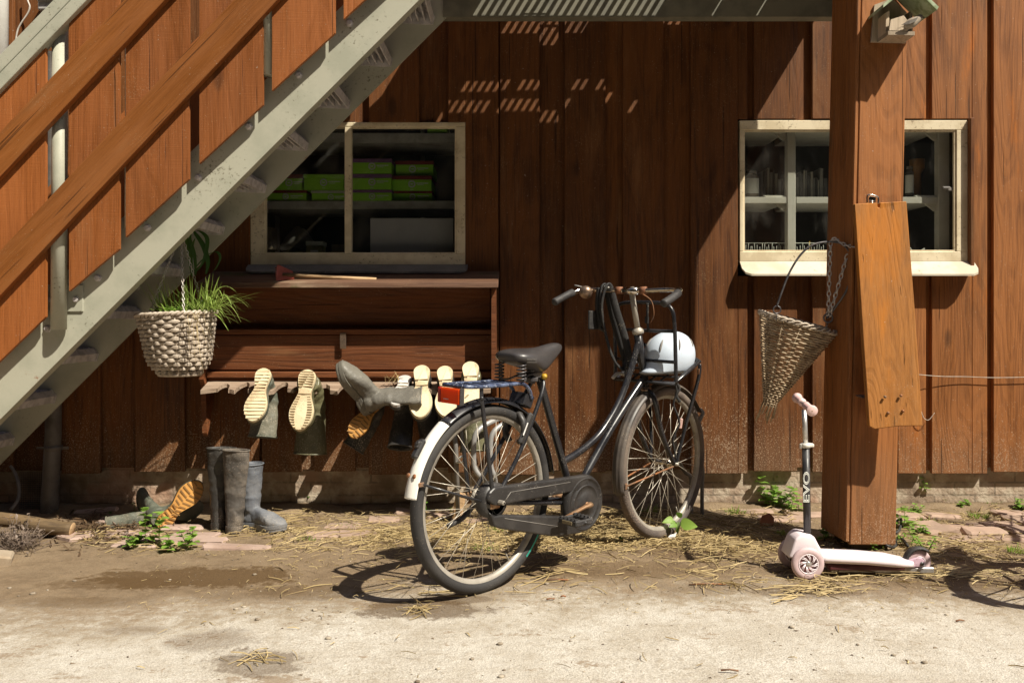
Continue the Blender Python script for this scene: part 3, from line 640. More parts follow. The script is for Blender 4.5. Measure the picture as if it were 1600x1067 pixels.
# steel handrail: flat bar over a square tube
diag((-100,188),(330,-253),(330,-226),(-100,216),-.90,.055,M['steel'],'handrail')
diag((-100,216.5),(330,-225.5),(330,-199),(-100,243),-.912,.06,M['steel'],'handrail')
for (px,y0,y1,r) in ((94,42,515,.033),(209,-80,355,.033),(420,-280,120,.03),(-40,160,640,.033)):
    a=at(px,y1,-.838); b=at(px,y0,-.838); m1=MB(); m1.cyl(a+Vector((0,-.012,0)),b,r,18); po=wpart('railing_post',m1,M['steel'],st)
    if px==94:
        for (ya,yb_) in ((445,487),):
            m2=MB(); a=at(75,yb_,Y1-.006); b=at(130,ya,Y1-.006); m2.box(((a.x+b.x)/2,Y1-.004,(a.z+b.z)/2),(b.x-a.x,.008,b.z-a.z),bv=.002); wpart('mounting_plate',m2,M['steel'],st,po)
            for bx in (78,119):
                c=at(bx,468,Y1-.008); mm=MB(); mm.lathe([(0,-.014),(.010,-.014),(.0125,-.010),(.0125,0)],c,(0,1,0),6,sm=False); wpart('bolt',mm,M['galv'],st,po)
# landing
XL,XR=-.34,1.69; ZB=2.50
m1=MB(); m1.box(((XL+XR)/2,Y2-.006,2.615),(XR-XL,.012,.23)); m1.box(((XL+XR)/2,Y2+.03,ZB+.006),(XR-XL,.06,.012)); m1.box((.17-.05,Y2-.014,ZB+.025),(.13,.004,.016)); wpart('landing_beam',m1,M['beam'],st)
m1=MB(); m1.box(((XL+XR)/2,Y1,2.615),(XR-XL,.012,.23)); wpart('landing_beam',m1,M['beam'],st)
m1=MB(); m1.box((XR-.01,(Y1+Y2)/2,2.62),(.012,Y2-Y1-.04,.20)); m1.prism([Vector((XR-.02,Y2-.02,2.53)),Vector((XR-.10,Y2-.02,2.53)),Vector((XR+.0,Y2-.02,2.60))],(0,-.012,0)); wpart('landing_bracket',m1,M['beam'],st)
# landing deck: plates with rows of slots through which the sun falls in dashes
m1=MB(); zt=2.735; xs0,xs1=XL-.02,XR
rows=[(-.030,.05,[(.05,.50),(.86,.99)]),(-.085,.05,[(.05,.50)]),(-.245,.030,[(.02,.44),(.60,.86)]),(-.298,.034,[(-.02,.66),(.97,1.02)]),(-.425,.045,[(-.12,.86),(1.1,1.13),(1.32,1.35)]),(-.372,.03,[(-.10,.80)]),(-.62,.05,[(.9,.96),(1.2,1.24)]),(-.70,.05,[(.3,.34),(.85,.92)])]
ys=sorted([(yc-h/2,yc+h/2,sp) for yc,h,sp in rows]); cur=Y1-.06
def plate(ya,yb,xa,xb): 
    if yb-ya>.001 and xb-xa>.0005: m1.box(((xa+xb)/2,(ya+yb)/2,zt),(xb-xa,yb-ya,.006))
for (ya,yb,sp) in ys:
    plate(cur,ya,xs0,xs1); cur=yb; xc=xs0
    for (a,b) in sp:
        plate(ya,yb,xc,a); xx=a
        while xx<b:
            plate(ya,yb,xx,min(xx+.019,b)); 
            if random.random()<.06: plate(ya,yb,xx+.019,min(xx+.042,b))
            xx+=.042
        xc=b
    plate(ya,yb,xc,xs1)
plate(cur,-.002,xs0,xs1)
wpart('landing_deck',m1,M['galv'],st)
m1=MB()
for k in range(13):
    x=XL+.03+k*.165
    if x<XR-.1: m1.box((x+.07,Y1-.055,3.1),(.14,.022,.86),bv=.002)
wpart('landing_railing',m1,M['rail_board'],st)

# ---------------------------------------------------------------- wooden post carrying the landing
YP=-.87; ang=.0218
pb=Vector((1.560,YP,.032)); post=thing('wooden_post','thick brown boxed timber post standing off the ground before the right window','post',(1.57,-.69,0))
RT=Matrix.Rotation(ang,3,'Y')
RZ=Matrix.Rotation(R(4.5),3,'Z'); RP=RT@RZ
def pbx(m1,x0,x1,y0,y1,z0,z1,bv=.004):
    m1.box(pb+RP@Vector(((x0+x1)/2,(y0+y1)/2,(z0+z1)/2)),(x1-x0,y1-y0,z1-z0),RP,bv=bv)
m1=MB(); pbx(m1,-.094,.1135,0,.028,0,2.7); pbx(m1,-.1135,-.0955,.002,.262,.012,2.7); pbx(m1,.0955,.1135,.030,.262,.012,2.7); pbx(m1,-.095,.095,.235,.262,.012,2.7); wpart('casing',m1,M['post'],post)
m1=MB(); m1.box((1.565,-.74,.06),(.165,.19,.22),RZ,bv=.008); wpart('core',m1,pm('rotten_core',(.045,.032,.022),(.09,.065,.04),12,.95,0,.6),post)

# loose plank hung on the post, kicked out at its foot
a,b,c,d=at(1331,320,-.885),at(1412,316,-.885),at(1437,664,-.985),at(1354,668,-.985)
pl=thing('plank','weathered orange plank hanging slanted on the front of the post','plank',(d+c)/2)
m1=MB(); 
P=[a,a+(b-a)*.44,a+(b-a)*.45+Vector((0,0,-.02)),a+(b-a)*.48+Vector((0,0,-.022)),a+(b-a)*.49,b,b+(c-b)*.5+Vector((.002,0,0)),c,c+(d-c)*.45+Vector((0,0,.004)),d+(c-d)*.1+Vector((0,0,-.004)),d+Vector((0,0,.01)),d+(a-d)*.35+Vector((-.001,0,0))]
m1.prism(P,(0,-.030,0)); o=wpart('board',m1,M['plank'],pl); bvm=o.modifiers.new('b','BEVEL'); bvm.width=.003
for (px,py) in ((1383,620),(1408,618),(1388,645),(1411,642)):
    q=at(px,py,-1.013); m1=MB(); m1.lathe([(0,-.004),(.0055,-.004),(.006,.004)],q,(0,1,0),8); wpart('nail_head',m1,M['rust'],pl)
t=thing('strap_buckle','steel wire buckle sticking up behind the hanging plank','buckle',at(1362,318,-.885)); m1=MB()
q=lambda px,py,Y=-.90: at(px,py,Y)
m1.tube(smooth([q(1355,318),q(1356,305),q(1371,308),q(1372,319)],6),.0035,8); m1.box(q(1363,311,-.896),(.03,.006,.02),Matrix.Rotation(.2,3,'Y'),bv=.002)
for k in range(4): m1.tube([q(1358,313+k*1.6),q(1368,315+k*1.6)],.0022,6)
wpart('buckle_frame',m1,M['chrome'],t)
mb=MB(); q1=at(1336,617,-.90); mb.prism([q1,q1+Vector((.03,0,.002)),q1+Vector((.045,0,-.006)),q1+Vector((.01,0,-.008))],(0,-.06,0)); tag(mb.build('metal_hook',M['wire']),'small dark iron tab jutting from the post beside the plank','hook')

# ---------------------------------------------------------------- nest box with a bird
nb=thing('nest_box','open fronted grey nest box with green gable roof high on the post','nest box',at(1388,70,YP))
s=F/(D+YP); C0=at(1390,68,YP)
def N(x,y,z): return C0+RT@Vector((x,-y,z))
m1=MB(); m1.prism([N(-.086,0,.0),N(.065,0,0),N(.065,0,.13),N(.0,0,.19),N(-.075,0,.16)],(0,-.016,0)); wpart('back_board',m1,M['greywood'],nb)
m1=MB(); m1.prism([N(-.060,.016,-.004),N(.052,.016,-.004),N(.052,.016,.012),N(-.060,.016,.012)],(0,-.115,0)); wpart('floor_board',m1,M['greywood'],nb)
m1=MB(); m1.prism([N(-.060,.016,.012),N(-.046,.016,.012),N(-.046,.016,.105),N(-.060,.016,.098)],(0,-.09,0)); wpart('side_board',m1,M['greywood'],nb)
m1=MB(); m1.prism([N(.040,.016,.012),N(.052,.016,.012),N(.052,.016,.095),N(.040,.016,.105)],(0,-.09,0)); wpart('side_board',m1,M['greywood'],nb)
m1=MB(); m1.prism([N(-.056,.118,.014),N(.020,.118,.014),N(.038,.118,.034),N(.004,.118,.078),N(-.05,.118,.060)],(0,-.014,0)); wpart('front_board',m1,M['greywood'],nb)
m1=MB(); m1.prism([N(-.096,.0,.098),N(.018,.0,.196),N(.018,.0,.212),N(-.096,.0,.112)],(0,-.165,0)); wpart('roof_board',m1,M['greenwood'],nb)
m1=MB(); m1.prism([N(.019,.0,.196),N(.128,.0,.093),N(.135,.0,.106),N(.019,.0,.212)],(0,-.165,0)); wpart('roof_board',m1,M['greenwood'],nb)
# small bird on the rim of the box, facing right
bd=thing('bird','small grey brown bird with pale breast perched at the nest box front','bird',N(.05,.13,.02))
path=[(.004,.030),(.018,.036),(.033,.044),(.048,.053),(.061,.062),(.073,.070),(.081,.073)]; rad=[.006,.015,.020,.019,.0145,.0135,.006]
rings=[]
for (p,r_) in zip(path,rad):
    cc=N(p[0],.128,p[1]); rings.append([cc+Vector((-.55*math.sin(a)*r_,math.cos(a)*r_*.95,math.sin(a)*r_)) for a in [k*math.pi/6 for k in range(12)]])
m1=MB(); m1.loft(rings); body=wpart('body',m1,M['feather_pale'],bd); body.modifiers.new('s','SUBSURF').render_levels=1
m1=MB(); m1.prism([N(-.012,.144,.034),N(.020,.149,.052),N(.056,.148,.066),N(.046,.150,.048),N(.020,.149,.036)],(0,-.004,0)); wpart('wing',m1,M['feather_dark'],bd)
m1=MB(); m1.lathe([(0,-.009),(.009,-.006),(.0115,0),(.009,.007),(0,.010)],N(.0735,.128,.075),(.4,0,.9),12); wpart('head_cap',m1,M['feather_dark'],bd)
m1=MB(); m1.tube([N(.080,.128,.074),N(.090,.128,.073),N(.097,.128,.072)],[.0035,.0022,.0005],6); wpart('beak',m1,M['black'],bd)
m1=MB(); m1.lathe([(0,.0018),(.002,.001),(.0024,0)],N(.077,.1395,.077),(0,-1,0),8); wpart('eye',m1,M['frame'],bd)
m1=MB(); m1.prism([N(.010,.126,.030),N(.012,.126,.040),N(-.026,.126,.024),N(-.028,.126,.015)],(0,-.006,0)); wpart('tail',m1,M['feather_dark'],bd)
for dx in (.030,.040):
    m1=MB(); m1.tube([N(dx,.130,.034),N(dx+.003,.128,.020),N(dx+.004,.126,.012)],.0012,5); wpart('leg',m1,M['feather_dark'],bd)

# ---------------------------------------------------------------- boot rack under the left window
rkr=thing('boot_rack','dark brown wooden boot rack with sloping top under the left window','boot rack',(-.82,-.2,.30))
xl,xr=-1.585,-.066
m1=MB(); m1.prism([Vector((xl,-.004,1.262)),Vector((xr,-.004,1.262)),Vector((xr-.004,-.25,1.1946)),Vector((xl,-.25,1.1946))],(0,-.006,-.030)); o=wpart('top',m1,M['shelf_top'],rkr); bvm=o.modifiers.new('b','BEVEL'); bvm.width=.004
def sidep(X,poly):
    m1=MB(); m1.prism([Vector((X,y,z)) for y,z in poly],(.024,0,0)); return wpart('side_panel',m1,M['shelf'],rkr)
sidep(-.104,[(-.004,1.225),(-.222,1.163),(-.222,.70),(-.15,.66),(-.004,.60)])
sidep(-1.60,[(-.004,1.225),(-.21,1.163),(-.21,.95),(-.12,.80),(-.16,.775),(-.17,.70),(-.14,.66),(-.12,.42),(-.10,.40),(-.004,.60)])
m1=MB(); m1.box((-.84,-.018,.98),(1.45,.020,.44),bv=.002); wpart('back_panel',m1,M['shelf'],rkr)
def hb(nm,y0,y1,Y,th,mat='shelf',x0=-1.574,x1=-.105,bv=.004):
    a=at(500,y1,Y); b=at(500,y0,Y); m1=MB(); m1.box(((x0+x1)/2,Y+th/2,(a.z+b.z)/2),(x1-x0,th,b.z-a.z),bv=bv); return wpart(nm,m1,M[mat],rkr)
hb('ledge',514.5,522.5,-.125,.05); hb('lower_board',523,578,-.105,.024); hb('lower_rail',581,590.5,-.135,.05); hb('lower_rail',591.2,599,-.112,.03)
a=at(537,545,-.11); b=at(537,520,-.11); m1=MB(); m1.box((a.x,-.130,(a.z+b.z)/2),(.032,.008,b.z-a.z),bv=.002); wpart('metal_clip',m1,M['copper'],rkr)
# notched rail that holds the boots by the ankle
nots=[-1.46,-1.365,-1.27,-1.165,-1.065,-.95,-.84,-.72,-.565,-.46,-.34,-.22]
front=[(-1.57,-.235)]
for nx_ in nots:
    w_=random.uniform(.026,.036); dp_=random.uniform(.05,.085); front.append((nx_-w_-.004,-.232+random.uniform(-.022,.012)))
    for k in range(9):
        a=math.pi*(1-k/8); front.append((nx_+math.cos(a)*w_,-.222+dp_*math.sin(a)+random.uniform(-.006,.006)))
    front.append((nx_+w_+.004,-.232+random.uniform(-.022,.012)))
front.append((-.108,-.235)); poly=[(-1.57,-.085)]+front+[(-.108,-.085)]
m1=MB(); m1.prism([Vector((x,y,.699+(y+.085)*.30+.003*math.sin(x*37))) for x,y in poly],(0,0,-.020)); wpart('notched_rail',m1,M['peel'],rkr)

# ---------------------------------------------------------------- rubber boots
def boot(label,pos,toe,up,shaft=.30,bend=0.0,upper='olive',sole='cream_sole',flat=1.0,scale=1.0,ridges='bars',group=None,open_=True,swing=0.0,ribs=False,wide=1.0,sdir=None):
    t=Vector(toe).normalized(); u=Vector(up); u=(u-t*u.dot(t)).normalized(); y=u.cross(t)
    Mx=Matrix((t,y,u)).transposed()
    if sdir:
        dl=Mx.transposed()@Vector(sdir).normalized(); swing=math.asin(max(-1,min(1,dl.y))); bend=math.atan2(dl.x,dl.z)
    root=thing('rubber_boot',label,'boot',pos,group=group)
    def T(x,yy,z): return Mx@Vector((x*scale,yy*scale,z*scale))
    N_=20
    def hw(x):                                     # half width of the sole along its length
        x0,x1=-.085,.195; q=(x-x0)/(x1-x0); q=min(max(q,0),1)
        e=min(1,math.sqrt(max(0,1-((.14-q)/.14)**2)) if q<.14 else 1)*(math.sqrt(max(0,1-((q-.80)/.20)**2)) if q>.80 else 1)
        b=.036+.004*math.cos(q*6)+ .019*math.exp(-((q-.70)/.20)**2)-.007*math.exp(-((q-.38)/.13)**2)
        return b*e
    sh=lambda x:.006*max(0,(x-.02)/.15)             # ball of the foot sits slightly to one side
    out=[]; K=26
    for k in range(K+1): x=-.085+.28*(1-math.cos(math.pi*k/K))/2; out.append((x,hw(x)+sh(x)))
    for k in range(K-1,0,-1): x=-.085+.28*(1-math.cos(math.pi*k/K))/2; out.append((x,-hw(x)+sh(x)))
    rk_=lambda x: .012*max(0,(x-.10)/.095)**2       # toe spring
    ms=MB(); n=len(out)
    lo=[T(x*.985,yy*.96,rk_(x)+ (0 if x<-.005 or x>.03 else .006)) for x,yy in out]; l1=[T(x,yy,.005+rk_(x)) for x,yy in out]; hi=[T(x,yy,.020+rk_(x)) for x,yy in out]
    ms.loft([lo,l1,hi],sm=False); so=ms.build('sole',M[sole],root)
    mg=MB()
    def bar(x,w0,w1,th=.0035,mb_=None,sl=0,h=.0022): 
        (mb_ or mg).prism([T(x-th/2,w0,-h+rk_(x)),T(x+th/2,w0,-h+rk_(x)),T(x+th/2+sl,w1,-h+rk_(x)),T(x-th/2+sl,w1,-h+rk_(x))],Mx@Vector((0,0,.004*scale)))
    if ridges=='bars':
        for i in range(13):
            x=.045+i*.0115; hh=hw(x)*.9
            if hh>.012: bar(x,-hh*.55+sh(x),-hh+sh(x)); bar(x,hh*.55+sh(x),hh+sh(x)); 
        for i in range(6):
            x=-.072+i*.011; hh=hw(x)*.88; bar(x,-hh,hh)
        bar(.032,-hw(.03),hw(.03),.002); bar(-.004,-hw(-.004),hw(-.004),.003)
    elif ridges=='wavy':
        for i in range(15):
            x=-.07+i*.0175; hh=hw(x)*.95; bar(x,-hh+sh(x),hh+sh(x),.006,sl=.004)
    elif ridges=='lug':
        for i in range(11):
            x=-.068+i*.0235; hh=hw(x)*.93
            if hh<.012: continue
            bar(x,sh(x)+.002,hh+sh(x),.0075,sl=.010); bar(x+.006,sh(x)-.002,-hh+sh(x),.0075,sl=.010)
        bar(.018,-.034,.034,.004)
    elif ridges=='plain':
        bar(-.002,-hw(0),hw(0),.003); bar(.03,-hw(.03),hw(.03),.0025)
        for i in range(3): bar(.10+i*.006,.01+i*.006,.02+i*.005,.002)
    if mg.v: mg.build('tread_pattern',M['groove'] if ridges in ('bars','plain') else (M['cream_sole'] if ridges=='wavy' else M['lug_dark']),so)
    # upper: foot and hollow shaft, merged into one skin
    mu=MB(); rings=[]
    def top(x): 
        q=(x+.085)/.28; return .030+ .088*max(0,1-q*1.0)**.62*(1 if q<1 else 0)+.016*math.sin(min(1,q)*math.pi)
    for k in range(15):
        x=-.082+.274*(1-math.cos(math.pi*k/14))/2; hh=max(hw(x),.004)*1.0; tp=top(x)+rk_(x); zb_=.015+rk_(x)
        if k in(0,14): tp=zb_+.022
        ring=[]
        for j in range(N_):
            a=2*math.pi*j/N_; ca,sa=math.cos(a),math.sin(a)
            ring.append(T(x,sh(x)+hh*math.copysign(abs(ca)**.8,ca),zb_+(tp-zb_)*(.5+.5*math.copysign(abs(sa)**.8,sa))))
        rings.append(ring)
    mu.loft(rings)
    spine=[]; p=Vector((-.035,0,.035)); steps=14; L=shaft-.035
    for k in range(steps+1):
        q=k/steps; ang_=bend*min(1,q*2.2); sw_=swing*(min(1,q*2.2) if sdir else q); d=Vector((math.sin(ang_)*math.cos(sw_),math.sin(sw_),math.cos(ang_)*(math.cos(sw_) if sdir else 1))).normalized(); spine.append((p.copy(),d)); p=p+d*(L/steps)
    def ring(p,d,ra,rb):
        ex=Vector((0,1,0)).cross(d).normalized(); ey=d.cross(ex)
        return [T(*(p+ex*math.cos(a)*ra+ey*math.sin(a)*rb)) for a in [2*math.pi*j/N_ for j in range(N_)]]
    o_,i_=[],[]
    for k,(p,d) in enumerate(spine):
        q=k/steps; wv=(.0022*math.sin(k*2.4) if q<.55 else 0)
        ra=.047-.004*math.sin(q*3.1)+.017*q+wv; rb=(.040+.019*q+wv)*wide
        if flat<1: ra*= (1-(1-flat)*min(1,q*1.6)); rb*= (1+(1-flat)*.45*min(1,q*1.6))
        if ribs and q>.75: ra+=.002*(k%2); rb+=.002*(k%2)
        o_.append(ring(p,d,ra,rb)); i_.append(ring(p,d,max(ra-.0065,.002),max(rb-.0065,.002)))
    if open_: mu.loft(o_+[i_[-1]]+i_[:5:-1][1:])
    else: mu.loft(o_)
    ub=mu.build('upper',M[upper],root)
    rm=ub.modifiers.new('r','REMESH'); rm.mode='VOXEL'; rm.voxel_size=.0036; rm.use_smooth_shade=True
    sm_=ub.modifiers.new('s','SMOOTH'); sm_.iterations=5; sm_.factor=.5
    tx=bpy.data.textures.get('creases') or bpy.data.textures.new('creases','CLOUDS'); tx.noise_scale=.055; tx.noise_depth=3
    dp=ub.modifiers.new('d','DISPLACE'); dp.texture=tx; dp.strength=.010; dp.mid_level=.5; dp.texture_coords='GLOBAL'
    # foxing band between sole and upper
    mf=MB(); mf.loft([[T(x*1.012,yy*1.035+.0,.018+rk_(x)) for x,yy in out],[T(x*1.012,yy*1.035,.034+rk_(x)) for x,yy in out]],sm=True,cap=False); mf.loft([[T(x*1.012,yy*1.035,.034+rk_(x)) for x,yy in out],[T(x*.99,yy*.97,.035+rk_(x)) for x,yy in out]],cap=False); mf.build('welt',M[upper],root)
    if open_:
        ml=MB(); p,d=spine[-1]; q0=o_[-1]; ml.tube(q0,.0042,6,closed=True); ml.build('top_rim',M[upper],root)
    return root
gh='boots hung upside down in the rack'
def hang(label,px,py,Y,roll,tilt=30,**k):
    # roll: turn of the sole in the picture plane; tilt: how far the sole looks up
    r=R(roll); ti=R(tilt); toe=Vector((math.sin(r),-math.sin(ti)*math.cos(r),-math.cos(ti)*math.cos(r))); n=Vector((0,-math.cos(ti),math.sin(ti)))
    n=(n-toe*n.dot(toe.normalized())).normalized(); c=at(px,py,Y)
    sc=k.get('scale',1.1); pos=c-toe.normalized()*.055*sc
    return boot(label,pos,toe,-n,group=gh,**k)
hang('hung boot with ridged cream sole and narrow green shaft, leftmost in the rack',404,615,-.32,-3,32,shaft=.34,bend=R(72),upper='greenboot',sole='cream_sole',ridges='wavy',scale=1.04,flat=.55)
hang('hung boot with worn cream sole and wide olive shaft opening downward',474.5,623,-.33,-2,26,shaft=.40,bend=R(66),upper='olive',sole='cream_sole',scale=1.13,ridges='bars',wide=1.25)
hang('hung boot with tan lugged sole below the boot lying on top',572,650,-.27,-32,22,shaft=.36,bend=R(84),upper='darkboot',sole='orange_sole',ridges='lug',scale=.90,flat=.7)
hang('hung boot with small whitish sole end and long dark shaft',627,607,-.28,-4,62,shaft=.40,bend=R(58),upper='darkboot',sole='white_sole',ridges='plain',scale=.92,flat=.7)
hang('hung boot with smooth cream sole and muddy instep right of the white soled one',658.5,609,-.31,3,38,shaft=.34,bend=R(70),upper='darkboot',sole='cream_sole',ridges='plain',scale=1.08,swing=-.25)
hang('hung boot with cream sole half hidden by the red bicycle reflector',697,609,-.31,6,38,shaft=.30,bend=R(70),upper='darkboot',sole='cream_sole',ridges='plain',scale=1.05)
hang('hung boot with cream sole and green shaft behind the bicycle carrier',736,604,-.31,3,38,shaft=.42,bend=R(62),upper='olive',sole='cream_sole',ridges='plain',scale=1.10,wide=1.1)
# boot lying on top of the rack with its flattened shaft to the right
boot('grey boot lying on its side on top of the rack, shaft flopped to the right',at(557,625,-.30),(-.46,-.34,.82),(.82,-.18,.45),shaft=.285,sdir=(1,.0,.06),upper='greyboot',sole='greyboot',ridges='none',scale=1.12,flat=.42,wide=1.15)
def stand(label,px,py,toe,**k):
    q=gnd(px,py); q.z=gz(q.x,q.y)+.002; return boot(label,q,toe,k.pop('up',(0,0,1)),group='boots standing by the wall',**k)
stand('dark ribbed boot standing behind the dusty one, leftmost of the standing boots',345,824,(-.15,1,0),shaft=.385,upper='darkboot',sole='darkboot',ridges='none',ribs=True,flat=.62,up=(.03,-.02,1))
stand('dusty grey brown boot with ribbed top standing between the other two',371,829,(.12,1,0),shaft=.41,upper='dustyboot',sole='dustyboot',ridges='none',ribs=True,scale=.94,flat=.58,up=(.02,.0,1))
stand('blue grey boot standing with its toe to the right',400,827,(1,-.62,0),shaft=.325,upper='blueboot',sole='blueboot',ridges='none',up=(-.05,.04,1),scale=.95,flat=.85)
boot('fallen boot on its side showing an orange lugged sole',at(268,803,-.42),(.62,.22,.75),(-.50,.84,-.20),shaft=.38,sdir=(-1,-.25,-.22),upper='greenboot',sole='orange_sole',ridges='lug',scale=1.0,flat=.55,group='boots standing by the wall')
boot('fallen faded green boot shaft lying behind the orange soled boot',gnd(262,806,.05),(.75,.60,.15),(-.88,-.25,-.10),shaft=.34,bend=R(5),upper='greenboot',sole='greenboot',ridges='none',scale=.95,flat=.5,group='boots standing by the wall')

# straw tuft stuck in the rack
mb=MB()
for k in range(26):
    c=at(618+random.gauss(0,8),592+random.gauss(0,2),-.2); d=Vector((random.uniform(-1,1),random.uniform(-.6,.2),random.uniform(-.2,.5))).normalized()*random.uniform(.02,.05); mb.blade([c-d,c,c+d],[.0015,.002,.001],d.cross(Vector((0,0,1))))
tag(mb.build('straw_wisp',M['straw']),'wisp of yellow straw caught on the rack above the white soled boot','straw')

# scraper lying on the rack top
Yq=-.2; sr=thing('scraper','long wooden handled scraper with red plastic blade lying on the rack top','scraper',at(500,438,Yq))
q=lambda px,py,Y: at(px,py,Y)
m1=MB(); m1.prism([q(432,441,-.215),q(433,417.5,-.13),q(436,417,-.13),q(458,427,-.16),q(460,437,-.19),q(436,442,-.215)],(0,-.006,.010))
for k in range(7): m1.box(q(433+.2*k,420+k*3,-.14-.010*k)+Vector((-.004,-.004,.004)),(.010,.008,.004))
o=wpart('blade',m1,M['plastic_red'],sr)
m1=MB(); m1.tube([q(442,429,-.185),q(455,430,-.185),q(520,433.5,-.185),q(588,436.5,-.185)],[.010,.0115,.0105,.0095],10); wpart('handle',m1,M['stick'],sr)

# ---------------------------------------------------------------- chains, hanging baskets
def chain(m1,a,b,sag=0,L=.022,r=.0016):
    n=max(2,int((b-a).length/(L*.78))); P=[]
    for i in range(n+1):
        t=i/n; P.append(a.lerp(b,t)+Vector((0,0,-sag*4*t*(1-t))))
    for i in range(n):
        c=(P[i]+P[i+1])/2; d=(P[i+1]-P[i]).normalized(); u,v=basis(d); wv=u if i%2 else v
        m1.tube([c+d*math.cos(k*math.pi/5)*L/2+wv*math.sin(k*math.pi/5)*L*.27 for k in range(10)],r,5,closed=True)
YH2=-.57
hb_=thing('hanging_basket','grey woven hanging basket on chains below the stairs planted with grass','hanging basket',at(278,585,YH2))
c0=at(276,492,YH2); cB=at(281,583,YH2); sH=F/(D+YH2)
def ringpt(k,f,a):                                 # f 0 rim .. 1 bottom
    c=c0.lerp(cB,f); rr=(59-15*f-13*(max(0,f-.72)/.28)**2)/sH
    tilt=.055*(1-f)
    return c+Vector((math.cos(a)*rr,math.sin(a)*rr*.95,math.cos(a)*rr*tilt*1.0)),rr
m1=MB(); NS=17; rows_=14
for k in range(rows_):
    f=.045+.93*k/(rows_-1)
    for q_ in (-1.5,-.5,.5,1.5):
        pts=[]; rr_=[]
        for j in range(NS*6):
            a=2*math.pi*j/(NS*6); p,rr=ringpt(k,f,a); w_=math.cos(a*NS+math.pi*k); o=.5+.5*w_
            pts.append(p+Vector((math.cos(a),math.sin(a),0))*(.0050*w_-.0010*abs(q_)+random.uniform(-.0005,.0005))+Vector((0,0,q_*(.0024+.0012*o)+random.uniform(-.0006,.0006)))); rr_.append(.0036+.0005*o)
        m1.tube(pts,rr_,5,closed=True)
for j in range(NS):
    a=2*math.pi*(j+.5)/NS; m1.tube([c0.lerp(cB,f)+(ringpt(0,f,a)[0]-c0.lerp(cB,f))*.972 for f in (0,.25,.5,.75,.95)],.0032,5)
# closed woven bottom
for q_ in range(5):
    pts=[]; p0,rr=ringpt(0,1,0)
    for j in range(24): a=2*math.pi*j/24; pts.append(cB+Vector((math.cos(a),math.sin(a),0))*rr*(1-q_*.2)+Vector((0,0,-.004)))
    m1.tube(pts,.009,6,closed=True)
bk=wpart('basket',m1,M['wick'],hb_)
m1=MB()
for ph in (0,math.pi):
    pts=[]
    for j in range(180): a=2*math.pi*j/180; p,rr=ringpt(0,0,a); pts.append(p+Vector((math.cos(a),math.sin(a),0))*.006*math.cos(a*22+ph)+Vector((0,0,.006*math.sin(a*22+ph)+.004)))
    m1.tube(pts,.0068,6,closed=True)
wpart('braided_rim',m1,M['wick'],hb_,bk)
m1=MB(); rings=[]
for f in (.06,.5,.9): rings.append([ringpt(0,f,2*math.pi*j/24)[0]*1.0 for j in range(24)])
for i,rg in enumerate(rings):
    cc=sum(rg,Vector())/24; rings[i]=[cc+(p-cc)*.93 for p in rg]
m1.loft(rings,cap=False); wpart('liner',m1,M['wickb'],hb_)
m1=MB(); rings=[]
for fr_,dz in ((.9,-.012),(.55,.012),(.02,.022)): rings.append([c0+(ringpt(0,.1,2*math.pi*j/24)[0]-c0)*fr_+Vector((0,0,dz-.02)) for j in range(24)])
m1.loft(rings); wpart('soil',m1,M['soil'],hb_)
hook=at(283,362,YH2)
for (px,py,dy) in ((232,494,-.02),(287,489,-.15),(318,484,.10)):
    m1=MB(); chain(m1,at(px,py,YH2+dy),hook,L=.019,r=.0019); wpart('chain',m1,M['chain'],hb_)
m1=MB(); m1.tube(smooth([hook+Vector((0,0,-.008)),hook+Vector((.010,0,.004)),hook+Vector((0,0,.02)),hook+Vector((0,0,.13))],5),.002,6); wpart('hook',m1,M['wire'],hb_)
gp=thing('grass_plant','bright green grass tuft spilling over the right rim of the hanging basket','grass plant',c0)
m1=MB(); m2=MB()
def gblade(mb,base,tip,bow,wd,n=7):
    side=(tip-base).cross(Vector((0,0,1))+Vector((.01,.02,0))); side=side if side.length>1e-4 else Vector((1,0,0)); side=(side.normalized()+Vector((random.uniform(-.6,.6),random.uniform(-.6,.6),0))).normalized()
    pts=[base.lerp(tip,i/n)+bow*(4*(i/n)*(1-i/n)) for i in range(n+1)]; mb.blade(pts,[wd*(1-.9*(i/n)**2)*(.6+.4*min(1,i)) for i in range(n+1)],side,.25)
for k in range(165):
    right=random.random()<.62
    bx=random.gauss(322,12) if right else random.uniform(248,318); b=at(min(bx,336),random.uniform(484,490),YH2+random.uniform(-.10,.12))
    if right and random.random()<.55:
        L=random.uniform(.10,.26); a=random.uniform(-.5,.45); t_=b+Vector((L*random.uniform(.5,1.0),random.uniform(-.16,.08),L*random.uniform(-.30,.40))); bow=Vector((0,0,random.uniform(.02,.07)))
    else:
        L=random.uniform(.04,.17); t_=b+Vector((random.gauss(-.01,.05),random.gauss(-.01,.05),L)); bow=Vector((random.gauss(0,.008),0,.0))
    gblade(m1,b,t_,bow,random.uniform(.0022,.0042))
for (x0,y0,x1,y1) in ((258,490,225,437),(252,492,232,452),(300,488,296,430),(318,486,328,428),(262,488,247,448),(330,488,411,456),(332,488,405,463),(335,490,391,503),(335,492,375,507),(334,490,357,517),(325,488,343,432),(295,488,291,440),(310,488,316,440)):
    gblade(m1,at(x0,y0,YH2-.06),at(x1,y1,YH2-.10+random.uniform(-.05,.05)),Vector((0,0,.012)),.0042,9)
wpart('blades',m1,M['grass'],gp)
for k in range(16):
    b=at(random.uniform(285,322),489,YH2-.165); t_=b+Vector((random.uniform(-.03,.09),-.012,-random.uniform(.05,.27))); gblade(m2,b,t_,Vector((random.uniform(-.02,.03),-.02,.02)),.0018)
wpart('dry_blades',m2,M['drygrass'],gp)
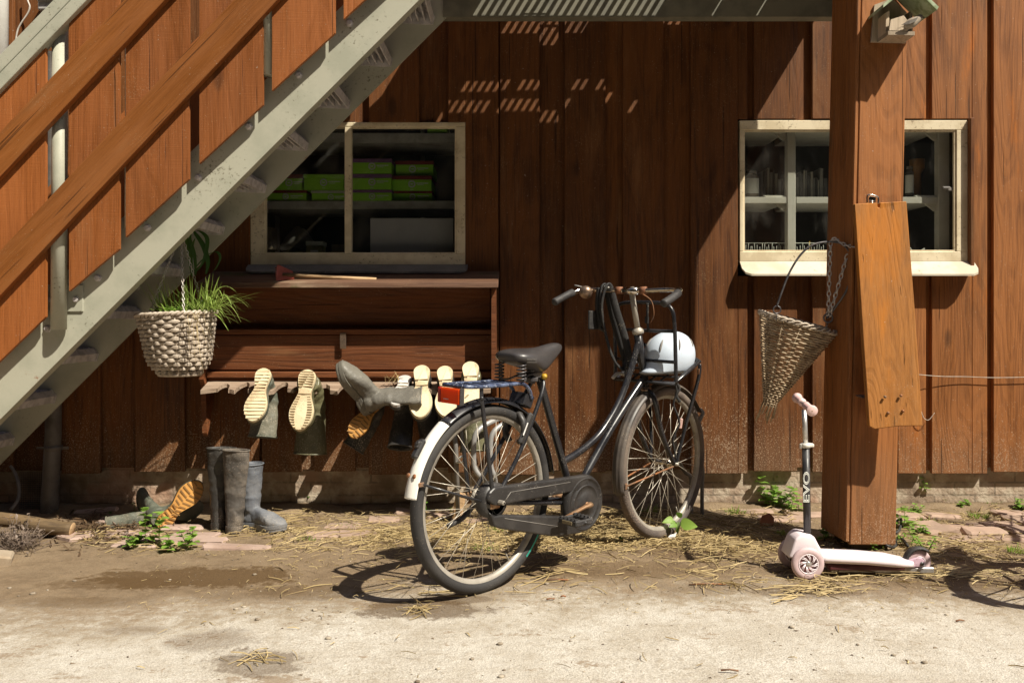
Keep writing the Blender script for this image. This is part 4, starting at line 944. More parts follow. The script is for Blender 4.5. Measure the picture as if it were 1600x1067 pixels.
# low leafy herb among the grass
m1=MB()
for k in range(60):
    b=at(random.gauss(268,14),490+random.uniform(-9,2),YH2+random.uniform(-.13,0)); d=Vector((random.gauss(0,1),random.gauss(-.4,1),random.uniform(.1,.8))).normalized(); m1.blade([b,b+d*.012,b+d*.024],[.002,.008,.001],d.cross(Vector((.1,0,1))),.3)
wpart('small_leaves',m1,M['leaf'],gp)
mb=MB()
for (P,wd) in (([(300,432),(295,395),(291,370),(293,368)],.010),([(306,430),(304,400),(297,375),(299,366)],.009),([(303,428),(318,408),(324,375),(313,362),(302,360)],.010),([(300,428),(312,410),(330,395),(340,394),(344,404),(338,418),(333,424)],.007),([(322,428),(325,410),(318,385),(306,366),(300,358)],.012),([(301,425),(298,405),(300,385),(305,372)],.010)):
    pts=smooth([at(x,y,YH2+.10) for x,y in P],5); n=len(pts); mb.blade(pts,[wd*math.sin(math.pi*min(.98,max(.12,i/(n-1)*.85+.12))) for i in range(n)],(1,.3,.3),.3)
pl_=tag(mb.build('reed_plant',M['leafd']),'dark broad bladed plant rising behind the hanging basket','plant')

# cone basket on the post
YC=-.70; sC=F/(D+YC)
cb=thing('cone_basket','brown woven cone basket hanging askew by a wire and chain at the post','cone basket',at(1200,655,YC))
cr=at(1247,506,YC); tip=at(1199,640,YC); U=(at(1306,521,YC)-at(1189,490,YC))/2; Vv=Vector((0,.115,.012))
def cp(f,a):
    c=cr.lerp(tip,f); k=(1-f)*1.0+.085*f; pu=1.0
    # left flank hangs plumb
    p=c+U*math.cos(a)*k+Vv*math.sin(a)*k
    return p
m1=MB(); NS=13
rows_=36
for k in range(rows_):
    f=.02+.93*k/(rows_-1); pts=[]
    ns=NS
    for j in range(ns*4):
        a=2*math.pi*j/(ns*4); p=cp(f,a); c=cr.lerp(tip,f); dv=(p-c); dv=dv.normalized() if dv.length>1e-6 else dv
        pts.append(p+dv*.0042*math.cos(a*ns/1+math.pi*k)*(1-.5*f)+Vector((0,0,random.uniform(-.0016,.0016))))
    m1.tube(pts,[random.uniform(.0036,.0048)*(1-.2*f) for _ in pts],5,closed=True)
for j in range(NS):
    a=2*math.pi*(j+.5)/NS; m1.tube([cp(f,a) for f in (0,.3,.6,.9)]+[cp(.9,a)+(tip-cr)*random.uniform(.14,.27)+Vector((random.uniform(-.012,.012),0,0))],.0032,5)
cbk=wpart('basket',m1,M['wickb'],cb)
m1=MB()
for ph in (0,2.1,4.2):
    pts=[]
    for j in range(140): a=2*math.pi*j/140; p=cp(0,a); dv=(p-cr).normalized(); pts.append(p+dv*.008*math.cos(a*11+ph)+Vector((0,0,.009*math.sin(a*11+ph)+.006)))
    m1.tube(pts,.0046,6,closed=True)
wpart('braided_rim',m1,M['wick'],cb,cbk)
q=lambda px,py,dy=0: at(px,py,YC-.10+dy)
m1=MB(); m1.tube(smooth([q(1214,478),q(1222,455),q(1234,425),q(1252,397),q(1272,382),q(1300,378),q(1318,383,-.03),q(1330,400,-.05),q(1332,425,-.05),q(1322,455,-.04),q(1303,483,-.0),q(1292,497)],6),.0048,8)
m1.tube([q(1214,484)+Vector((math.cos(k*.63)*.017,0,math.sin(k*.63)*.017)) for k in range(10)],.003,6,closed=True); m1.tube([q(1294,497)+Vector((math.cos(k*.63)*.020,0,math.sin(k*.63)*.020)) for k in range(10)],.0042,6,closed=True)
m1.tube([q(1214,488),q(1213,502)],.002,5); m1.tube([q(1294,502),q(1291,512)],.003,5)
wpart('wire_bail',m1,M['wire'],cb)
m1=MB(); chain(m1,q(1298,377),q(1294,494),0,.027,.0030); wpart('chain',m1,M['chain'],cb)
m1=MB(); chain(m1,q(1324,398,-.04),q(1296,494),0,.027,.0030); wpart('chain',m1,M['chain'],cb)
m1=MB(); chain(m1,q(1298,377),q(1310,374),0,.02,.0028); chain(m1,q(1306,375),at(1336,386,-.885),.006,.022,.0028); chain(m1,q(1300,374,-.01),q(1312,380,-.01),-.012,.02,.0028); wpart('chain',m1,M['chain'],cb)
mb=MB(); a=at(1337,386,-.872); mb.tube([a+Vector((0,.02,0)),a+Vector((-.004,-.05,.002))],.004,6); tag(mb.build('nail',M['rust']),'rusty nail holding the basket chain on the post','nail')

# ---------------------------------------------------------------- pipe, log and clutter at the left foot of the wall
dp=thing('downpipe','mud splashed grey downpipe ending above the ground at the left','downpipe',at(80,798,-.055))
m1=MB(); YD=-.055; xD=at(80,0,YD).x; r=.043; zb=at(80,800,YD).z
m1.tube([Vector((xD+.012,YD,2.4)),Vector((xD+.012,YD,.62)),Vector((xD+.010,YD,.40)),Vector((xD,YD,.19)),Vector((xD-.004,YD-.012,zb))],[r*.93,r*.93,r*.95,r,r*1.06],20,cap=False)
m1.tube([Vector((xD-.004,YD-.012,zb)),Vector((xD,YD,.16)),Vector((xD,YD,.3))],[r*.98,r*.93,r*.9],20,cap=True); p=wpart('pipe',m1,M['pipe'],dp)
m1=MB(); m1.lathe([(r*.97,.0),(r*1.05,0),(r*1.05,.024),(r*.97,.024)],(xD+.011,YD,at(80,703,YD).z),(0,0,1),20); m1.box((xD+.065,YD+.01,at(80,700,YD).z),(.04,.012,.014)); m1.box((xD-.055,YD+.01,at(80,700,YD).z),(.05,.012,.01)); wpart('pipe_clip',m1,M['pipe'],dp)
m1=MB(); m1.lathe([(r*.98,0),(r*1.04,0),(r*1.03,.004),(r*.98,.004)],(xD+.004,YD,at(80,751,YD).z),(0,0,1),20); wpart('pipe_joint',m1,M['pipe'],dp)
q=lambda px,py,Y: at(px,py,Y)
mb=MB(); mb.tube(smooth([q(16,728,-.10),q(22,736,-.11),q(28,752,-.14),q(30,770,-.17),q(26,784,-.2),q(16,797,-.24)],6),.0085,10); tag(mb.build('conduit',M['conduit']),'grey bent cable conduit coming out under the boards','conduit')
wm_=MB()
for k in range(14): a=q(31+k*2.8,738,-.05); b=q(31+k*2.8,802,-.05); wm_.tube([a,b],.0011,4)
for k in range(20): a=q(31,738+k*3.3,-.051); b=q(67,738+k*3.3,-.051); wm_.tube([a,b],.0011,4)
tag(wm_.build('wire_mesh',M['mesh']),'fine dark wire mesh panel beside the downpipe foot','wire mesh')
lg=thing('log','mossy straight branch lying across the ground at the left edge','log',gnd(60,842))
pa=Vector((-2.72,-.62,.135)); pbb=gnd(113,838)+Vector((0,0,.032)); n=26; m1=MB(); P=[pa.lerp(pbb,i/n)+Vector((0,0,.003*math.sin(i*.5))) for i in range(n+1)]
rings=[]
for i,p in enumerate(P):
    d=(pbb-pa).normalized(); u,v=basis(d); rr=.034*(1+.03*math.sin(i*.7)); rings.append([p+(u*math.cos(a)+v*math.sin(a))*rr*(1+.05*mnoise.noise(p*9+Vector((math.cos(a),math.sin(a),0))*2)) for a in [k*math.pi/8 for k in range(16)]])
m1.loft(rings); wpart('trunk',m1,M['log'],lg)
m1=MB(); d=(pbb-pa).normalized(); m1.lathe([(0,.001),(.033,.0012),(.034,-.001)],pbb,d,16); wpart('cut_end',m1,M['stick'],lg)
mb=MB()
for k in range(260):
    b=gnd(28+random.gauss(0,14),852+random.gauss(0,6)); d=Vector((random.gauss(0,.7),random.gauss(-.2,.6),random.uniform(.2,1.2))).normalized(); L=random.uniform(.02,.13); p=b+d*L
    mb.tube([b,p],.0011,4); e=Vector((random.gauss(0,1),random.gauss(0,1),random.gauss(0,.6))).normalized()*random.uniform(.010,.022); mb.blade([p,p+e*.5,p+e],[.002,.007,.001],e.cross(Vector((.2,.1,1))),.4)
tag(mb.build('dead_plant',M['deadplant']),'dry purplish brown dead plant clump below the log','dead plant')
mb=MB(); q1=gnd(10,880); mb.box(q1+Vector((-.03,0,.02)),(.10,.12,.05),Matrix.Rotation(.4,3,'Z')@Matrix.Rotation(.2,3,'Y'),bv=.008); tag(mb.build('stone_fragment',M['slab']),'broken pale stone corner at the lower left edge','stone')

# ---------------------------------------------------------------- top left corner: white pipe, lamp box and cable on the wall
mb=MB(); a=at(-2,120,-.06); mb.cyl(Vector((a.x,-.06,1.9)),Vector((a.x,-.06,3.9)),.047,18); tag(mb.build('white_pipe',M['white']),'peeling white painted pipe running up the wall at the top left','pipe')
t=thing('wall_lamp','pale bulkhead lamp box on the wall behind the stair handrail','lamp',at(75,18,-.03)); m1=MB(); a=at(64,20,-.03); b=at(90,-12,-.03); m1.box(((a.x+b.x)/2,-.035,(a.z+b.z)/2),(b.x-a.x,.07,b.z-a.z),bv=.008); wpart('lamp_box',m1,M['shelfmetal'],t); m1=MB(); m1.box(((a.x+b.x)/2,-.045,a.z+.06),(b.x-a.x+.02,.09,.012),bv=.003); wpart('lamp_trim',m1,M['white'],t)
mb=MB(); mb.tube(smooth([at(42,-20,-.02),at(43,0,-.02),at(46.5,11,-.02),at(43,22,-.02),at(33,37,-.02),at(27,50,-.02),at(24,72,-.02),at(22,110,-.02)],6),.0045,8); tag(mb.build('cable',M['cable']),'thin pale cable curling down the wall above the handrail','cable')
mb=MB(); mb.tube(smooth([at(1433,585,-.06),at(1470,588,-.03),at(1510,588.5,-.02),at(1560,590,-.02),at(1660,588,-.02)],5),.0019,6); tag(mb.build('cord',M['string']),'thin pale cord stretched across the boards right of the post','cord')
mb=MB(); mb.tube(smooth([at(1438,637,-.03),at(1443,652,-.03),at(1451,656,-.03),at(1460,645,-.03)],5),.0016,5); tag(mb.build('cord',M['string']),'short looped bit of pale cord hanging below the long cord','cord')

# ---------------------------------------------------------------- the bicycle (own frame: x forwards, y to its left, z up; origin under the rear axle)
BP=Vector((-.11,-1.44,0)); bike=thing('bicycle','black dusty old city bicycle with white rear mudguard end parked before the wall','bicycle',BP,(R(1.6),0,R(46)))
A0=Vector((.935,0,.955)); A1=Vector((1.005,0,.70)); dlt=R(2)
ST=Matrix.Translation(A0)@Matrix.Rotation(dlt,4,(A0-A1).normalized())@Matrix.Translation(-A0)
def bp(name,mb,mat,parent=None,steer=False):
    if steer: mb.xf(ST)
    return mb.build(name,mat,parent or bike)
def wheel(c,steer,tyremat,gear):
    c=Vector(c); ax=(0,1,0)
    def ring(r0,prof,n=72): 
        m1=MB(); m1.lathe(prof,c,ax,n,closed=True); return m1
    def tor(Rr,r,n=12,sq=1.0): return [(Rr+math.cos(2*math.pi*k/n)*r,math.sin(2*math.pi*k/n)*r*sq) for k in range(n)]
    rim=bp('wheel',ring(0,[(.311,-.013),(.317,-.0145),(.317,.0145),(.311,.013),(.297,.010),(.294,0),(.297,-.010)]),M['rim'],steer=steer)
    bp('tyre',ring(0,tor(.3285,.0222,16,1.05),96),tyremat,rim,steer)
    if gear: 
        m1=MB(); 
        for sg in(-1,1): m1.lathe([(.3195,sg*.0185),(.3225,sg*.0212),(.3235,sg*.0218),(.3205,sg*.0195)],c,ax,72,closed=True)
        bp('reflective_stripe',m1,M['stripe'],rim,steer)
    m1=MB(); 
    if gear: prof=[(0,-.062),(.006,-.062),(.006,-.045),(.030,-.040),(.034,-.036),(.034,-.030),(.022,-.026),(.022,.026),(.034,.030),(.034,.036),(.012,.045),(.006,.062),(0,.062)]
    else: prof=[(0,-.078),(.0085,-.078),(.0085,-.045),(.019,-.040),(.021,-.030),(.013,-.022),(.012,.022),(.021,.030),(.019,.040),(.0085,.045),(.0085,.078),(0,.078)]
    m1.lathe(prof,c,ax,18); bp('hub',m1,M['chrome'] if not gear else M['rim'],rim,steer)
    m1=MB(); rh=.032 if gear else .019
    for k in range(36):
        a=2*math.pi*k/36; sg=1 if k%2 else -1; off=(1 if (k//2)%2 else -1)*.95; b=a+off
        p=c+Vector((math.cos(a)*.296,sg*.002,math.sin(a)*.296)); q_=c+Vector((math.cos(b)*rh,sg*.033,math.sin(b)*rh)); m1.tube([p,q_],.00115,5)
    bp('spokes',m1,M['spoke'],rim,steer)
    m1=MB(); a=R(-62); p=c+Vector((math.cos(a)*.293,0,math.sin(a)*.293)); m1.tube([p,p*1.0+(c-p).normalized()*.038],[.0032,.0026],7); bp('valve',m1,M['rim'],rim,steer)
    return rim
rw=wheel((0,0,.35),False,M['tyre'],True); fw=wheel((1.155,0,.35),True,M['tyre_dusty'],False)
m1=MB(); cW=Vector((0,0,.35))
m1.loft([[cW+Vector((math.cos(a)*r,-.0225-.0008,math.sin(a)*r)) for r in (.3265,.3335)]+[cW+Vector((math.cos(a)*r,-.0215,math.sin(a)*r)) for r in (.3335,.3265)] for a in [R(-50+k*3) for k in range(7)]],sm=False); bp('tyre_label',m1,M['teal'],rw)
def fender(c,R0,a0,a1,wd,depth,th=.0022,n=46,steer=False,ribs=0):
    c=Vector(c); rings=[]
    for i in range(n+1):
        a=R(a0+(a1-a0)*i/n); u=Vector((math.cos(a),0,math.sin(a))); sec=[]; m=14
        for j in range(m+1):
            b=-1+2*j/m; r_=R0-depth*b*b+(ribs*math.cos(b*9.4) if ribs else 0); sec.append(c+u*r_+Vector((0,b*wd,0)))
        for j in range(m,-1,-1):
            b=-1+2*j/m; r_=R0-depth*b*b-th; sec.append(c+u*r_+Vector((0,b*wd*.97,0)))
        rings.append(sec)
    m1=MB(); m1.loft(rings); return m1
rf=bp('mudguard',fender((0,0,.35),.377,8,126,.031,.017),M['frame'])
wf=bp('mudguard_end',fender((0,0,.35),.3775,126,172,.0315,.017),M['fwhite'],rf)
c=Vector((0,0,.35)); a=R(146); u=Vector((math.cos(a),0,math.sin(a))); tt=Vector((-u.z,0,u.x))
m1=MB(); p=c+u*.383; M3=Matrix((tt,Vector((0,1,0)),u)).transposed()
m1.box(p+u*.008,(.075,.028,.020),M3,bv=.006); m1.box(p+u*.020-tt*.012,(.03,.020,.012),M3,bv=.004); m1.lathe([(.009,0),(.011,.004),(.006,.006),(0,.006)],p+u*.022-tt*.014,u,12); bp('light_mount',m1,M['case'],rf)
m1=MB(); 
for sg in(-1,1): m1.lathe([(0,.004),(.008,.003),(.009,0)],c+Vector((math.cos(R(160)),0,math.sin(R(160))))*.377+Vector((0,sg*.016,0)),(math.cos(R(160)),0,math.sin(R(160))),8)
bp('mudguard_bolt',m1,M['rust'],rf)
for sg in(-1,1):
    e=c+Vector((math.cos(R(163))*.345,sg*.032,math.sin(R(163))*.345)); m1=MB(); m1.tube([e,c+Vector((-.01,sg*.058,-.012))],.0042,7); bp('mudguard_stay',m1,M['frame'],rf)
    m1=MB(); m1.box(e+Vector((-.006,0,0)),(.024,.005,.016),bv=.002); bp('stay_clip',m1,M['rust'],rf)
cf=Vector((1.155,0,.35)); ff=bp('mudguard',fender(cf,.373,34,196,.030,.014,steer=True,ribs=.0014),pm('dusty_black_enamel',(.06,.052,.048),(.11,.09,.075),5,.5,0,.05,dust=.25,dustc=(.34,.27,.2)),steer=True)
for sg in(-1,1):
    m1=MB(); e=cf+Vector((math.cos(R(190))*.345,sg*.032,math.sin(R(190))*.345)); m1.tube([e,cf+Vector((-.008,sg*.062,-.01))],.0042,7); bp('mudguard_stay',m1,M['rust'],ff,True)
    m1=MB(); m1.box(e,(.014,.008,.026),bv=.002); bp('stay_clip',m1,M['rust'],ff,True)
# frame
def tube(name,pts,r,mat='frame',steer=False,n=12,sm=True,parent=None,flat=1):
    m1=MB(); m1.tube(smooth(pts,7) if (sm and len(pts)>2) else [Vector(p) for p in pts],r,n,flat=flat); return bp(name,m1,M[mat],parent,steer)
fr=tube('frame',[(.93,0,.965),(1.005,0,.705)],.0185)
tube('seat_tube',[(.512,0,.27),(.40,0,.53),(.283,0,.80)],.0155,parent=fr)
tube('down_tube',[(.995,0,.755),(.76,0,.545),(.53,0,.30)],.0165,parent=fr)
tube('curved_top_tube',[(.942,0,.915),(.885,0,.785),(.822,0,.672),(.755,0,.593),(.668,0,.520),(.56,0,.470),(.432,0,.432)],.0145,parent=fr)
m1=MB(); m1.box((.735,0,.553),(.018,.012,.035),Matrix.Rotation(R(-45),3,'Y')); bp('tube_brace',m1,M['frame'],fr)
for sg in(-1,1):
    tube('seat_stay',[(.285,sg*.016,.785),(.265,sg*.04,.735),(.13,sg*.056,.52),(.0,sg*.062,.36)],.0085,parent=fr)
    tube('chain_stay',[(.50,sg*.032,.265),(.30,sg*.045,.298),(.0,sg*.062,.345)],.0105,parent=fr)
m1=MB(); m1.lathe([(0,-.037),(.022,-.037),(.022,.037),(0,.037)],(.512,0,.265),(0,1,0),18); bp('bottom_bracket',m1,M['frame'],fr)
for nm,p,rr in (('headset',A0+Vector((0,0,.006)),.025),('headset',Vector((1.006,0,.700)),.023)):
    m1=MB(); d=(A0-A1).normalized(); m1.lathe([(.012,-.014),(rr,-.012),(rr+.002,0),(rr-.004,.008),(.013,.016)],p,d,18,); bp(nm,m1,M['rim'] if nm=='headset' and rr>.024 else M['copper'],fr)
for sg in(-1,1):
    m1=MB(); m1.box((-.005,sg*.062,.345),(.05,.006,.045),bv=.004); bp('dropout',m1,M['crank'],fr)
    m1=MB(); m1.lathe([(.004,-.026),(.0085,-.024),(.0085,0),(.004,.0)],(0,sg*.078,.35),(0,1,0),6,sm=False); bp('axle_nut',m1,M['rim'],fr)
# fork
fk=bp('fork',MB().tube([(1.007,0,.70),(1.007,0,.668)],.024,14),M['frame'],steer=True)
for sg in(-1,1): tube('fork_blade',[(1.002,sg*.016,.692),(.998,sg*.045,.668),(1.012,sg*.056,.61),(1.05,sg*.058,.505),(1.105,sg*.06,.415),(1.155,sg*.062,.35)],.0115,steer=True,parent=fk)
for sg in(-1,1): tube('fork_nut',[(1.155,sg*.060,.35),(1.155,sg*.082,.35)],.0095,'rim',True,6,False,fk)
# chain case, cranks, pedals
yc0,yc1=-.078,-.046
m1=MB(); m1.lathe([(0,.003),(.045,.003),(.048,0),(.070,-.001),(.073,.003),(.077,.003),(.080,-.002),(.098,-.002),(.101,.002),(.105,.002),(.112,-.004),(.117,-.014),(.117,-.034),(0,-.034)],(.500,-.078,.268),(0,-1,0),40)
cc=bp('chain_case',m1,M['case'])
def casearm(poly,nm):
    m1=MB(); m1.prism([Vector((x,yc1,z)) for x,z in poly],(0,yc0-yc1,0)); o=bp(nm,m1,M['case'],cc); b=o.modifiers.new('b','BEVEL'); b.width=.009; b.segments=3; return o
casearm([(-.060,.365),(-.050,.390),(-.022,.407),(.10,.401),(.47,.386),(.52,.384),(.52,.325),(.40,.328),(.05,.334),(-.02,.338)],'case_upper_arm')
casearm([(-.045,.318),(-.02,.300),(.02,.298),(.40,.232),(.44,.215),(.50,.16),(.47,.153),(.37,.160),(.30,.170),(.02,.246),(-.02,.262)],'case_lower_arm')
m1=MB()
for (x0,z0,x1,z1) in ((.06,.378,.40,.370),(.03,.285,.33,.205),(.06,.378,.03,.350)): m1.tube([(x0,yc0-.0005,z0),(x1,yc0-.0005,z1)],.0015,5)
m1.xf(Matrix.Identity(4)); bp('case_lining',m1,M['conduit'],cc)
m1=MB(); m1.lathe([(0,-.05),(.062,-.048),(.066,-.04),(.066,.0),(.05,.004)],(-.004,-.062,.352),(0,-1,0),24); bp('case_end_cap',m1,M['case'],cc)
m1=MB(); m1.lathe([(0,-.088),(.011,-.088),(.011,.088),(0,.088)],(.505,0,.265),(0,1,0),12); ck=bp('crank',m1,M['crank'])
def crank(sg,ang_):
    d=Vector((math.cos(ang_),0,math.sin(ang_))); b=Vector((.505,sg*.092,.265)); e=b+d*.165+Vector((0,sg*.012,0))
    m1=MB(); m1.tube([b-d*.012,b,b+d*.03,e,e+d*.010],[.014,.016,.0105,.009,.011],10,flat=.7); bp('crank_arm',m1,M['crank'],ck)
    if sg<0: m1=MB(); m1.lathe([(.0,-.004),(.010,-.004),(.010,.008),(.006,.010)],b,(0,-1,0),10); bp('crank_bolt',m1,M['rust'],ck)
    pc=e+Vector((0,sg*.055,0)); m1=MB(); m1.cyl(e,e+Vector((0,sg*.11,0)),.006,8)
    for x in(-.040,.040): m1.box(pc+Vector((x,0,0)),(.022,.095,.026),bv=.005)
    for y in(-.042,.042): m1.box(pc+Vector((0,y,0)),(.10,.012,.022),bv=.004)
    for k in range(5):
        for x in(-.040,.040): m1.box(pc+Vector((x,-.036+k*.018,.014)),(.018,.006,.006))
    o=bp('pedal',m1,M['black']); 
    m1=MB()
    for x in(-.0515,.0515): m1.box(pc+Vector((x,0,0)),(.003,.05,.013),bv=.001)
    bp('pedal_reflector',m1,pm('dull_amber',(.24,.19,.11),None,9,.4,0,0) if 'dull_amber' not in bpy.data.materials else bpy.data.materials['dull_amber'],o)
crank(-1,R(188)); crank(1,R(8))
# saddle on springs
st_=[(.095,.045,.886,.868),(.103,.062,.895,.858),(.125,.080,.902,.848),(.16,.086,.904,.838),(.20,.080,.904,.826),(.235,.066,.903,.814),(.27,.050,.904,.805),(.30,.038,.909,.808),(.335,.031,.916,.830),(.37,.027,.922,.862),(.398,.022,.919,.884),(.410,.012,.909,.893)]
rings=[]
for (x,w_,zt_,zb_) in st_:
    rg=[]
    for k in range(24):
        a=2*math.pi*k/24; ca,sa=math.cos(a),math.sin(a); yy=w_*math.copysign(abs(ca)**.62,ca); hh=(zt_-zb_)
        z=zb_+hh*(.5+.5*math.copysign(abs(sa)**.75,sa)) - (.010*(yy/.1)**2 if sa>0 else -.0)
        rg.append(Vector((x,yy,z)))
    rings.append(rg)
m1=MB(); m1.loft(rings); sd=bp('saddle',m1,M['saddle']); sb=sd.modifiers.new('s','SUBSURF'); sb.levels=sb.render_levels=2
m1=MB(); Mt=Matrix.Translation((.150,-.0875,.868))@Matrix(((1,0,0,0),(0,.12,-1,0),(0,1,.12,0),(0,0,0,1)))@Matrix.Rotation(R(-3),4,'Z')

# worn two line print, too rubbed to read
for row,(y_,h_,n_) in enumerate(((0,.0085,9),(-.011,.0042,15))):
    for i in range(n_):
        x_=-.026+.052*(i+.5)/n_; wd=.052/n_*.30; c_=Mt@Vector((x_,y_,.0)); m1.box(c_,(wd,.0012,h_*random.uniform(.7,1)))
        m1.box(Mt@Vector((x_+wd,y_+h_*random.choice((-.38,0,.38)),0)),(wd*1.6,.0012,h_*.2))
bp('saddle_print',m1,M['conduit'],sd)
for sg in(-1,1):
    m1=MB(); pts=[]
    for k in range(60): a=k*.55; pts.append(Vector((.125+math.cos(a)*.017,sg*.058+math.sin(a)*.017,.785+k*.0011)))
    m1.tube(pts,.0032,5); bp('saddle_spring',m1,M['wire'],sd)
    tube('saddle_rail',[(.125,sg*.055,.787),(.16,sg*.045,.783),(.20,sg*.022,.800),(.30,sg*.015,.815),(.36,0,.855)],.0042,'wire',parent=sd)
m1=MB(); pts=[Vector((.245+math.cos(k*.6)*.020,math.sin(k*.6)*.020,.765+k*.0013)) for k in range(40)]; m1.tube(pts,.0035,5); m1.box((.262,0,.798),(.05,.05,.03),bv=.006); m1.box((.235,0,.782),(.04,.06,.02),bv=.005); bp('saddle_clamp',m1,M['wire'],sd)
m1=MB(); m1.lathe([(0,-.012),(.011,-.010),(.012,.004),(0,.010)],(.284,-.034,.792),(0,-1,0),12); bp('saddle_bolt',m1,M['yellow'],sd)
tube('seat_post',[(.283,0,.79),(.262,0,.835)],.0125,'chrome',sm=False)
m1=MB(); m1.lathe([(.0,-.026),(.008,-.024),(.008,.024),(0,.026)],(.287,-.004,.778),(0,1,0),10); bp('seat_clamp_bolt',m1,M['rim'])
# rear carrier
m1=MB(); zc=.776
loop=[(-.165,-.050,zc+.004),(-.168,.0,zc+.004),(-.165,.050,zc+.004),(-.13,.068,zc+.002),(0,.070,zc),(.10,.060,zc),(.15,.050,zc-.006),(.185,.046,zc-.03),(.20,.044,zc-.065)]
m1.tube(smooth(loop,6),.0072,10); loop2=[(p[0],-p[1],p[2]) for p in loop[3:]]; m1.tube(smooth([(-.165,-.050,zc+.004)]+loop2,6),.0072,10)
for k in range(6): x=-.10+k*.045; m1.tube([(x,-.066,zc),(x,.066,zc)],.0045,8)
ca_=bp('carrier',m1,M['carrier'])
m1=MB(); m1.box((.19,0,.705),(.05,.085,.05),Matrix.Rotation(R(25),3,'Y'),bv=.004); bp('carrier_clamp',m1,M['frame'],ca_)
for sg in(-1,1):
    tube('carrier_stay',[(-.085,sg*.062,.722),(-.080,sg*.064,.70),(-.018,sg*.066,.355)],.0078,parent=ca_,n=10)
    m1=MB(); m1.box((-.088,sg*.064,.745),(.018,.006,.06),bv=.002); m1.lathe([(0,.006),(.007,.005),(.008,0)],(-.088,sg*.067,.735),(0,sg,0),8); bp('carrier_bracket',m1,M['frame'],ca_)
m1=MB(); 
def rbx(x0,x1,m,mi,y0,y1): m.box(((x0+x1)/2,(y0+y1)/2,.745),(x1-x0,y1-y0,.056),bv=.004,mi=mi)
rbx(-.192,-.176,m1,0,-.058,.042); rbx(-.191,-.176,m1,1,.042,.060); rl=bp('rear_reflector',m1,[M['reflector'],M['reflector_dark']])
m1=MB(); m1.box((-.180,-.0605,.745),(.020,.004,.060),bv=.001); m1.box((-.171,0,.776),(.010,.10,.005)); bp('reflector_housing',m1,M['case'],rl)
m1=MB(); m1.box((-.1925,.010,.733),(.001,.026,.0036)); bp('reflector_print',m1,M['tag'],rl)
# ring lock on the seat stays
m1=MB(); pts=[Vector((.155+.0*k,math.cos(R(-60+k*30))*.052,.60+math.sin(R(-60+k*30))*.062)) for k in range(11)]; m1.tube(pts,.014,8,flat=.8); m1.box((.165,-.050,.600),(.03,.022,.13),Matrix.Rotation(R(28),3,'Y'),bv=.008); lk=bp('ring_lock',m1,M['case'])
m1=MB(); m1.box((.150,-.0625,.602),(.006,.003,.052),Matrix.Rotation(R(28),3,'Y'),bv=.001); bp('lock_mark',m1,M['stripe'],lk)
# kick stand folded up on the far side
tube('kick_stand',[(.02,.075,.31),(-.03,.09,.262),(-.09,.10,.243)],.010,'black')
# stem, bars, grips, bell
bar=tube('handlebar',[(-.0,0,0)],.01) if False else None
hx,hz=.872,1.135
sm1=MB(); sm1.tube([Vector((.937,0,.955)),Vector((.882,0,1.135))],.0125,14); sm1.tube([Vector((.885,0,1.125)),Vector((.876,0,1.150))],.0165,14); sm=bp('stem',sm1,M['rim'],steer=True)
m1=MB(); m1.cyl((hx+.004,-.036,hz+.002),(hx+.004,.036,hz+.002),.0165,14); bp('stem_clamp',m1,M['chrome'],sm,True)
hp=[(hx-.165,.285,hz-.048),(hx-.10,.284,hz-.024),(hx-.035,.270,hz-.002),(hx+.005,.235,hz+.008),(hx+.008,.12,hz+.006),(hx+.006,0,hz+.002),(hx+.008,-.12,hz+.006),(hx+.005,-.235,hz+.008),(hx-.035,-.270,hz-.002),(hx-.10,-.284,hz-.024),(hx-.165,-.285,hz-.048)]
m1=MB(); m1.tube(smooth(hp,8),.0113,12); hbr=bp('handlebar',m1,M['chrome'],steer=True)
for sg in(1,-1):
    m1=MB(); m1.tube([Vector((hx-.178,sg*.285,hz-.053)),Vector((hx-.172,sg*.285,hz-.051)),Vector((hx-.13,sg*.285,hz-.035)),Vector((hx-.085,sg*.283,hz-.018)),Vector((hx-.055,sg*.277,hz-.007))],[.014,.0175,.0165,.0165,.0175],14); g_=bp('grip',m1,M['black'],hbr,True)
    m1=MB(); m1.cyl((hx+.007,sg*.050,hz+.004),(hx+.0075,sg*.078,hz+.005),.0165,14); bp('cork_ring',m1,M['leather'],hbr,True)
m1=MB(); m1.lathe([(0,.030),(.014,.028),(.026,.019),(.031,.006),(.031,0),(.0,.0)],(hx-.012,.235,hz-.004),(-.65,-.35,-.25),24); bl_=bp('bell',m1,M['copper'],hbr,True)
m1=MB(); m1.box((hx+.0,.255,hz+.012),(.035,.028,.016),bv=.004); m1.tube([Vector((hx-.01,.255,hz+.018)),Vector((hx-.045,.275,hz+.026))],.004,6); bp('brake_clamp',m1,M['conduit'],hbr,True)
